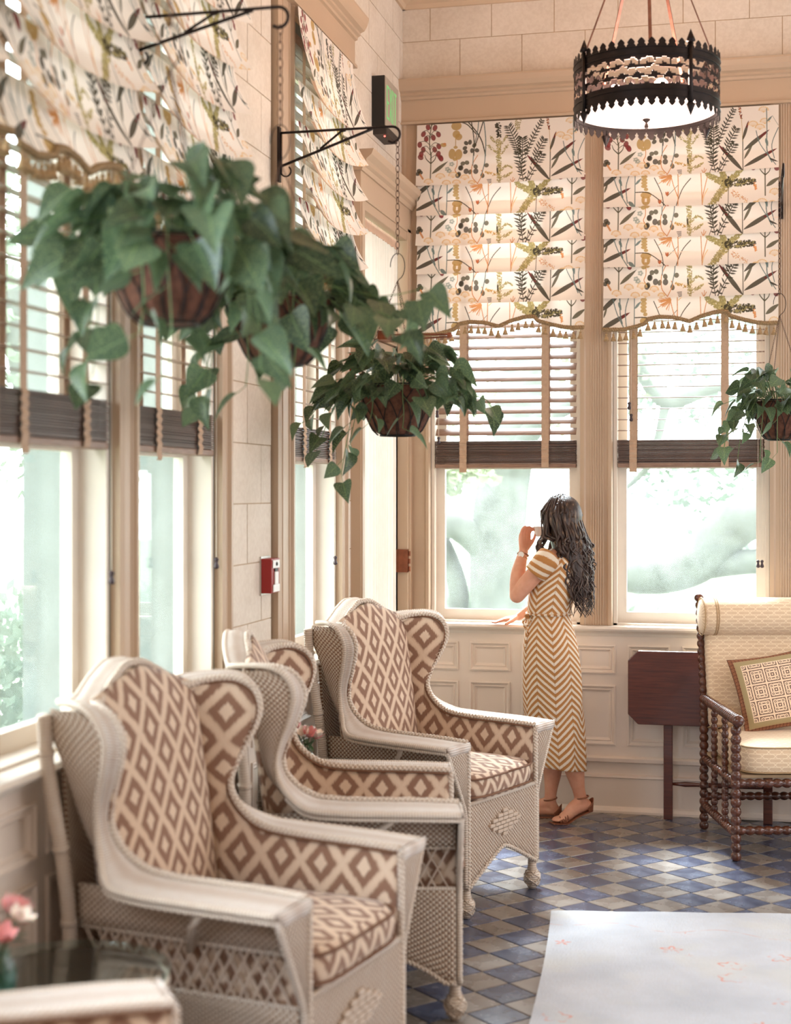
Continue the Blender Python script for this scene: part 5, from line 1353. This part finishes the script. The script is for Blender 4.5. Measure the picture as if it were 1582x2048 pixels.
bd = loft([(1.035, -.030, 0, .105, .109, .02, 0), (1.08, -.026, 0, .108, .112, .025, 0), (1.15, -.012, .0, .114, .118, .01, 0), (1.22, .004, .0, .112, .122, .0, 0), (1.27, .014, .0, .105, .125, .0, 0), (1.31, .020, .0, .088, .115, 0, 0), (1.345, .026, .005, .055, .070, 0, 0)], 96, chev=4, u0=.5)
bd.build('bodice', DRS, WOM, smooth=True, solid=.003)
for s, P in ((0, [(-.035, -.085, 1.318), (-.062, -.098, 1.292), (-.105, -.088, 1.240)]), (1, [(.07, .09, 1.318), (.085, .12, 1.295), (.072, .185, 1.225)])):
    m = MB(); m.tube(cat(P, 5), [.058, .062, .0625, .063, .062, .0605, .0595, .058, .0575, .057, .0565], 20, cap=False); m.build('sleeve', DRS, WOM, smooth=True, solid=.003)
m = MB(); rope(m, [(-.030+.110*math.cos(a), .114*math.sin(a), 1.037) for a in [2*PI*i/70 for i in range(71)]], .007, 2, .06, 5)
for k in range(2): m.tube(cat([(-.135, -.045, 1.035), (-.152-.01*k, -.055, .99), (-.146+.012*k, -.05, .93), (-.154+.01*k, -.055, .87-.03*k)], 5), .0055, 6, flat=.5)
m.ball((-.142, -.05, 1.028), (.014, .012, .013), 10, 7)
for s in (-1, 1): m.tube([(-.142+s*.022*math.sin(t), -.055, 1.02-.02*(1-math.cos(t))) for t in [i/8*PI for i in range(9)]], .005, 6)
m.build('waist_tie', DRS, WOM, smooth=True)
# hair
HAIR = NT('brown_hair'); _x, _y, _z = HAIR.xyz(HAIR.coord('UV')); _n = HAIR.noise(18, 4, HAIR.coord(), (5, 5, .5))
HAIR.base(HAIR.ramp(_n, (.34, lin((36, 25, 21))), (.58, lin((68, 47, 38))), (.76, lin((158, 132, 104))))); HAIR.b.inputs['Roughness'].default_value = .42; HAIR.bump(HAIR.noise(60, 3, HAIR.coord(), (6, 6, .6)), .5, .004)
def hair():
    rs = random.Random(11); mb = MB(); hc = Vector((.026, .008, 1.513)); F = Vector((-.85, .53, 0)); S = Vector((.53, .85, 0))
    R = Matrix((F, S, Vector((0, 0, 1)))).transposed()
    mb.ball(hc-F*.016+Vector((0, 0, .010)), (.098, .084, .104), 24, 16, R)
    # underlying mass down the back
    P = cat([hc-F*.03, (.050, -.02, 1.42), (.075, -.045, 1.31), (.095, -.05, 1.20), (.115, -.04, 1.12)], 6); n = len(P)
    mb.tube(P, [(.082, .078, .072, .058, .03)[min(4, int(i/6))]*(1-(i/6 % 1))+(.082, .078, .072, .058, .03)[min(4, int(i/6)+1)]*(i/6 % 1) for i in range(n)], 18)
    back = -F
    for i in range(230):
        th = rs.uniform(-2.35, 2.35); el = rs.uniform(.1, 1.45)
        d = back*math.cos(th)*math.cos(el)+S*math.sin(th)*math.cos(el)+Vector((0, 0, math.sin(el)))
        d0 = Vector((d.x*.092, d.y*.092, d.z*.108)); side = math.sin(th)
        s0 = hc+Vector((0, 0, .012))+d0
        hd = (back*math.cos(th)+S*math.sin(th)); rad = rs.uniform(.078, .104)
        s1 = hc+hd*rad+Vector((0, 0, rs.uniform(-.02, .02)))
        front = abs(th) > 1.7
        ln = rs.uniform(.22, .47) if not front else rs.uniform(.16, .30)
        z2 = 1.43; ctr = Vector((.052, -.012, 0)) if not front else Vector((.02, .0, 0))
        s2 = Vector((ctr.x, ctr.y, z2))+hd*rs.uniform(.055, .105)
        zz = 1.49-ln; ph = rs.uniform(0, 6.3); am = rs.uniform(.012, .026); pts = [s0, s0.lerp(s1, .55)+hd*.012, s1, s2]
        if abs(th) < 2.0:
            K = 6
            for k in range(1, K+1):
                z = z2-(z2-zz)*k/K; q = k/K; c = Vector((.052+.062*q, -.014-.03*q, z))
                wv = am*math.sin(ph+k*1.9); spread = (.105-.035*q)*rs.uniform(.75, 1.0)
                pts.append(c+hd*spread*(1-.12*q)+S*wv*.8+Vector((wv, 0, 0)))
        else:
            K = 4
            for k in range(1, K+1):
                z = z2-(z2-zz)*k/K; wv = am*math.sin(ph+k*1.9); pts.append(Vector((.01, .0, z))+hd*(.088+.01*k/K)+Vector((wv, wv*.4, 0)))
        P = cat(pts, 5); n = len(P); r = rs.uniform(.005, .0095)
        mb.tube(P, [r*(.5+.5*min(1, i/6))*(1-.85*max(0, (i/n-.6)/.4)**1.5) for i in range(n)], 6, flat=.6)
    o = mb.build('hair', HAIR.m, WOM, smooth=True)
    m = MB(); m.tube([(.098, -.062, 1.46), (.105, -.055, 1.452), (.108, -.045, 1.445)], .006, 6); m.build('hair_clip', simple('gold_clip', (190, 140, 90), .3, .8), WOM)
hair()
# watch, bracelet, ring, sandals
wa = Vector((-.156, .040, 1.325)); ax = Vector((.033, .045, .12)).normalized(); p_ = ax.orthogonal().normalized(); q_ = ax.cross(p_)
LEATH = simple('tan_leather', (140, 84, 56), .5, var=.2, scale=60)
m = MB(); m.tube([wa+(p_*math.cos(a)+q_*math.sin(a))*.0262 for a in [2*PI*i/28 for i in range(29)]], .006, 6, flat=.4); m.build('watch_strap', LEATH, WOM, smooth=True)
nd = Vector((-.35, -.93, .1)).normalized(); m = MB(); m.lathe([(.017, 0), (.0185, .003), (.0185, .007), (.016, .009), (.015, .0085), (0, .0085)], wa+nd*.024, 24, tuple(nd)); m.build('watch_case', [simple('rose_gold', (214, 168, 140), .25, .9)], WOM, smooth=False)
m = MB(); m.lathe([(.015, 0), (.015, .001), (0, .001)], wa+nd*.0330, 24, tuple(nd)); m.build('watch_face', WHITE, WOM)
m = MB(); m.tube([wa-ax*.017+(p_*math.cos(a)+q_*math.sin(a))*.0285 for a in [2*PI*i/24 for i in range(25)]], .0016, 5); m.build('bracelet', MATS['gold_clip'], WOM, smooth=True)
def sandal(an, heel, ball, toe):
    r = MB(); d = (toe-heel); d.z = 0; d.normalize(); sd = Vector((-d.y, d.x, 0))
    L = [heel-d*.028+Vector((0, 0, -.026)), heel+Vector((0, 0, -.029)), (heel+ball)/2+Vector((0, 0, -.024)), ball+Vector((0, 0, -.024)), toe+d*.012+Vector((0, 0, -.012))]; wd = [.012, .027, .025, .038, .020]
    P = cat(L, 6); W_ = [wd[min(3, int(i/6))]*(1-(i/6 % 1))+wd[min(4, int(i/6)+1)]*(i/6 % 1) for i in range(len(P))]
    for dz in (0, -.006):
        for i, p in enumerate(P):
            z = max(p.z+dz, .0015 if dz else .006)
            r.v += [tuple(Vector((p.x, p.y, z))+sd*W_[i]), tuple(Vector((p.x, p.y, z))-sd*W_[i])]
    n = len(P)
    for i in range(n-1):
        a, b = 2*i, 2*n+2*i; r.face((a, a+1, a+3, a+2)); r.face((b, b+2, b+3, b+1)); r.face((a, a+2, b+2, b)); r.face((a+1, b+1, b+3, a+3))
    r.face((0, 2*n, 2*n+1, 1)); r.face((2*n-2, 2*n-1, 4*n-1, 4*n-2)); r.build('sandal_sole', LEATH, WOM, smooth=False)
    m = MB(); m.tube([an+Vector((0, 0, .018))+Vector((math.cos(a)*.0335, math.sin(a)*.0335, .006*math.cos(a))) for a in [2*PI*i/24 for i in range(25)]], .0038, 6); m.build('ankle_strap', LEATH, WOM, smooth=True)
    for t_ in (0, .35, .7, 1.0):
        c = ball.lerp(toe, t_*.55-.12); m = MB(); m.tube([c+sd*(.036*math.cos(a))*(1-.1*t_)+d*(.012*(t_-.5)*math.cos(a))+Vector((0, 0, -.012+.034*math.sin(a)*(1-.25*t_))) for a in [i/12*PI for i in range(13)]], .0036, 6); m.build('toe_strap', LEATH, WOM, smooth=True)
    hb = MB(); hb.grid(lambda u, v: heel-d*.0+(sd*math.sin((u-.5)*3.4)-d*math.cos((u-.5)*3.4))*(.0295+.003*v)+Vector((0, 0, -.026+v*(.018+.044*math.cos((u-.5)*2.6)**2))), 16, 6); hb.build('heel_counter', LEATH, WOM, smooth=True, solid=.003)
sandal(Vector((-.014, .10, .078)), Vector((.012, .10, .036)), Vector((-.125, .125, .024)), Vector((-.17, .13, .016)))
sandal(Vector((.134, .01, .105)), Vector((.160, .012, .083)), Vector((.040, -.028, .028)), Vector((-.008, -.038, .016)))
cp = empty('cup', (-.936-.075*.973-.093*.23, 7.403-.075*.23+.093*.973, 1.415), 0, 'small white cup held in the raised hand before the face', 'cup')
m = MB(); m.lathe([(.0, .0), (.016, .001), (.019, .01), (.025, .045), (.026, .052), (.024, .052), (.022, .045), (.0, .012)], n=24); m.build('cup_body', WHITE, cp, smooth=True)

# ------------------------------------------------------------------ outside: lawn, old oak limbs, foliage, hedge
GRASS = simple('bright_lawn', (100, 112, 84), .9, var=.25, scale=3); BARK = simple('grey_bark', (104, 108, 100), .9, var=.25, scale=7, bump=.8, bscale=14)
FOL = []
for nm, c in (('pale_leaf', (128, 140, 122)), ('mid_leaf', (112, 126, 112)), ('yellow_leaf', (150, 158, 132))):
    FOL.append(cloth_mat(nm, col=c, trans=.5))
o = MB().box(-60, 60, -30, 70, -.9, -.8).build('lawn', GRASS); tag(o, kind='structure')
MB_PATH = MB().box(-40, 40, 13.5, 16.0, -.80, -.78).build('garden_path', simple('pale_paving', (140, 136, 128), .9, var=.05)); tag(MB_PATH, kind='structure')
def tree(name, label, limbs, crowns, seed, nleaf=2600, ls=.16, fm=0, group='garden trees beyond the windows'):
    r = empty(name, (0, 0, 0), 0, label, 'tree', group); rs = random.Random(seed); m = MB()
    for pts, rad in limbs:
        P = cat(pts, 6); n = len(P); m.tube(P, [rad[0]+(rad[1]-rad[0])*i/(n-1) for i in range(n)], 12)
    m.build('trunk', BARK, r, smooth=True)
    m = MB()
    for (c, rad, k) in crowns:
        for i in range(int(nleaf*k)):
            d = Vector((rs.gauss(0, 1), rs.gauss(0, 1), rs.gauss(0, 1))).normalized()*rs.uniform(.35, 1)**.6
            p = Vector(c)+Vector((d.x*rad[0], d.y*rad[1], d.z*rad[2])); a = Vector((rs.uniform(-1, 1), rs.uniform(-1, 1), rs.uniform(-.6, .2))).normalized(); b = a.orthogonal().normalized(); b = (b*math.cos(i)+a.cross(b)*math.sin(i))*.32
            s = ls*rs.uniform(.6, 1.3); q = len(m.v); m.v += [tuple(p), tuple(p+(a*.5+b)*s), tuple(p+a*s), tuple(p+(a*.5-b)*s)]; m.face((q, q+1, q+2, q+3))
    tag(m.build('foliage', FOL[fm], r), kind='stuff'); return r
tree('oak_tree', 'massive leaning grey oak trunk seen through the window beside the woman',
     [([(-1.85, 12.5, -.9), (-1.95, 12.5, .2), (-2.06, 12.5, .9), (-2.02, 12.5, 1.7), (-1.8, 12.6, 2.8)], (.30, .20)), ([(-2.0, 12.5, .95), (-2.25, 12.4, 1.25), (-2.52, 12.3, 1.40), (-3.1, 12.2, 1.6)], (.15, .09)), ([(-2.9, 12.6, -.9), (-2.6, 12.6, .2), (-2.42, 12.6, .75), (-2.62, 12.5, 1.35)], (.11, .08)), ([(-2.0, 12.5, 1.7), (-1.7, 12.3, 2.2), (-1.2, 12, 2.4)], (.12, .06))],
     [((-2.35, 10.9, 1.78), (.55, .4, .14), .22), ((-2.5, 10.8, 1.45), (.3, .3, .12), .08), ((-2.45, 10.9, .62), (.22, .3, .22), .10), ((-2.2, 10.9, .55), (.22, .2, .08), .05), ((-2.3, 13.8, 2.9), (1.6, .8, .8), .7)], 1, 2600, .11, 2)
tree('spreading_tree', 'tree with long low horizontal limb seen through the right-hand window',
     [([(1.9, 14.2, -.9), (1.7, 14.2, .6), (1.0, 14.1, 1.75), (.1, 14.0, 1.46), (-.22, 14.0, 1.25), (-.42, 14.0, 1.0), (-.75, 14.0, .86), (-1.16, 13.9, .86), (-1.9, 13.8, .98)], (.30, .13)), ([(-.42, 14.0, .95), (.1, 14.0, 1.0), (.8, 14.0, .96)], (.13, .10)), ([(-1.1, 14.2, 3.2), (-.78, 14.1, 2.5), (-.2, 14.0, 2.62), (.6, 14.0, 2.4)], (.10, .06)), ([(-.75, 14.1, 2.45), (-.9, 14.1, 1.9), (-1.2, 14.1, 1.6)], (.05, .02))],
     [((-.5, 15.5, 3.0), (1.3, .8, .7), .6), ((-.5, 15.0, 1.75), (.7, .5, .30), .13), ((-.1, 15.0, 1.2), (.5, .5, .3), .06)], 2, 2400, .10, 1)
tree('garden_tree', 'pale tree seen through the left window at the picture edge',
     [([(-6.0, 12.0, -.9), (-5.8, 12, 1.0), (-6.4, 12.2, 3.5)], (.3, .16)), ([(-5.8, 12, 1.0), (-5.0, 11.2, 2.0), (-4.5, 10.5, 2.2)], (.13, .05))],
     [((-5.4, 11.4, 2.9), (1.8, 2.0, 1.4), 1.0)], 3, 2200, .15, 0)
def shrub(c, rad, label, seed, fm, n=2600, ls=.12):
    rs = random.Random(seed); r = empty('shrub', (0, 0, 0), 0, label, 'shrub', 'garden shrubs outside'); m = MB()
    for i in range(9): a = rs.uniform(0, 6.28); m.tube([(c[0], c[1], -.8), (c[0]+rad[0]*.7*math.cos(a), c[1]+rad[1]*.7*math.sin(a), c[2]+rad[2]*.5)], (.02, .008), 5)
    m.build('stems', BARK, r); m = MB()
    for i in range(n):
        d = Vector((rs.gauss(0, 1), rs.gauss(0, 1), rs.gauss(0, 1))).normalized()*rs.uniform(.4, 1)
        p = Vector(c)+Vector((d.x*rad[0], d.y*rad[1], d.z*rad[2])); a = Vector((rs.uniform(-1, 1), rs.uniform(-1, 1), rs.uniform(0, 1.4))).normalized(); b = a.orthogonal().normalized()*.22; s = ls*rs.uniform(.6, 1.3)
        q = len(m.v); m.v += [tuple(p), tuple(p+(a*.5+b)*s), tuple(p+a*s), tuple(p+(a*.5-b)*s)]; m.face((q, q+1, q+2, q+3))
    tag(m.build('foliage', FOL[fm], r), kind='stuff')
shrub((-5.2, 9.2, .1), (1.6, 1.3, .9), 'leafy shrub on the lawn outside the left-edge window', 5, 1, 4200)
shrub((-3.4, 20.0, -.3), (3.0, 1.0, .7), 'distant pale hedge behind the leaning oak', 6, 0, 3000, .25)
shrub((3.2, 20.0, -.35), (3.3, 1.0, .65), 'distant pale hedge behind the low horizontal limb', 7, 0, 2600, .25)
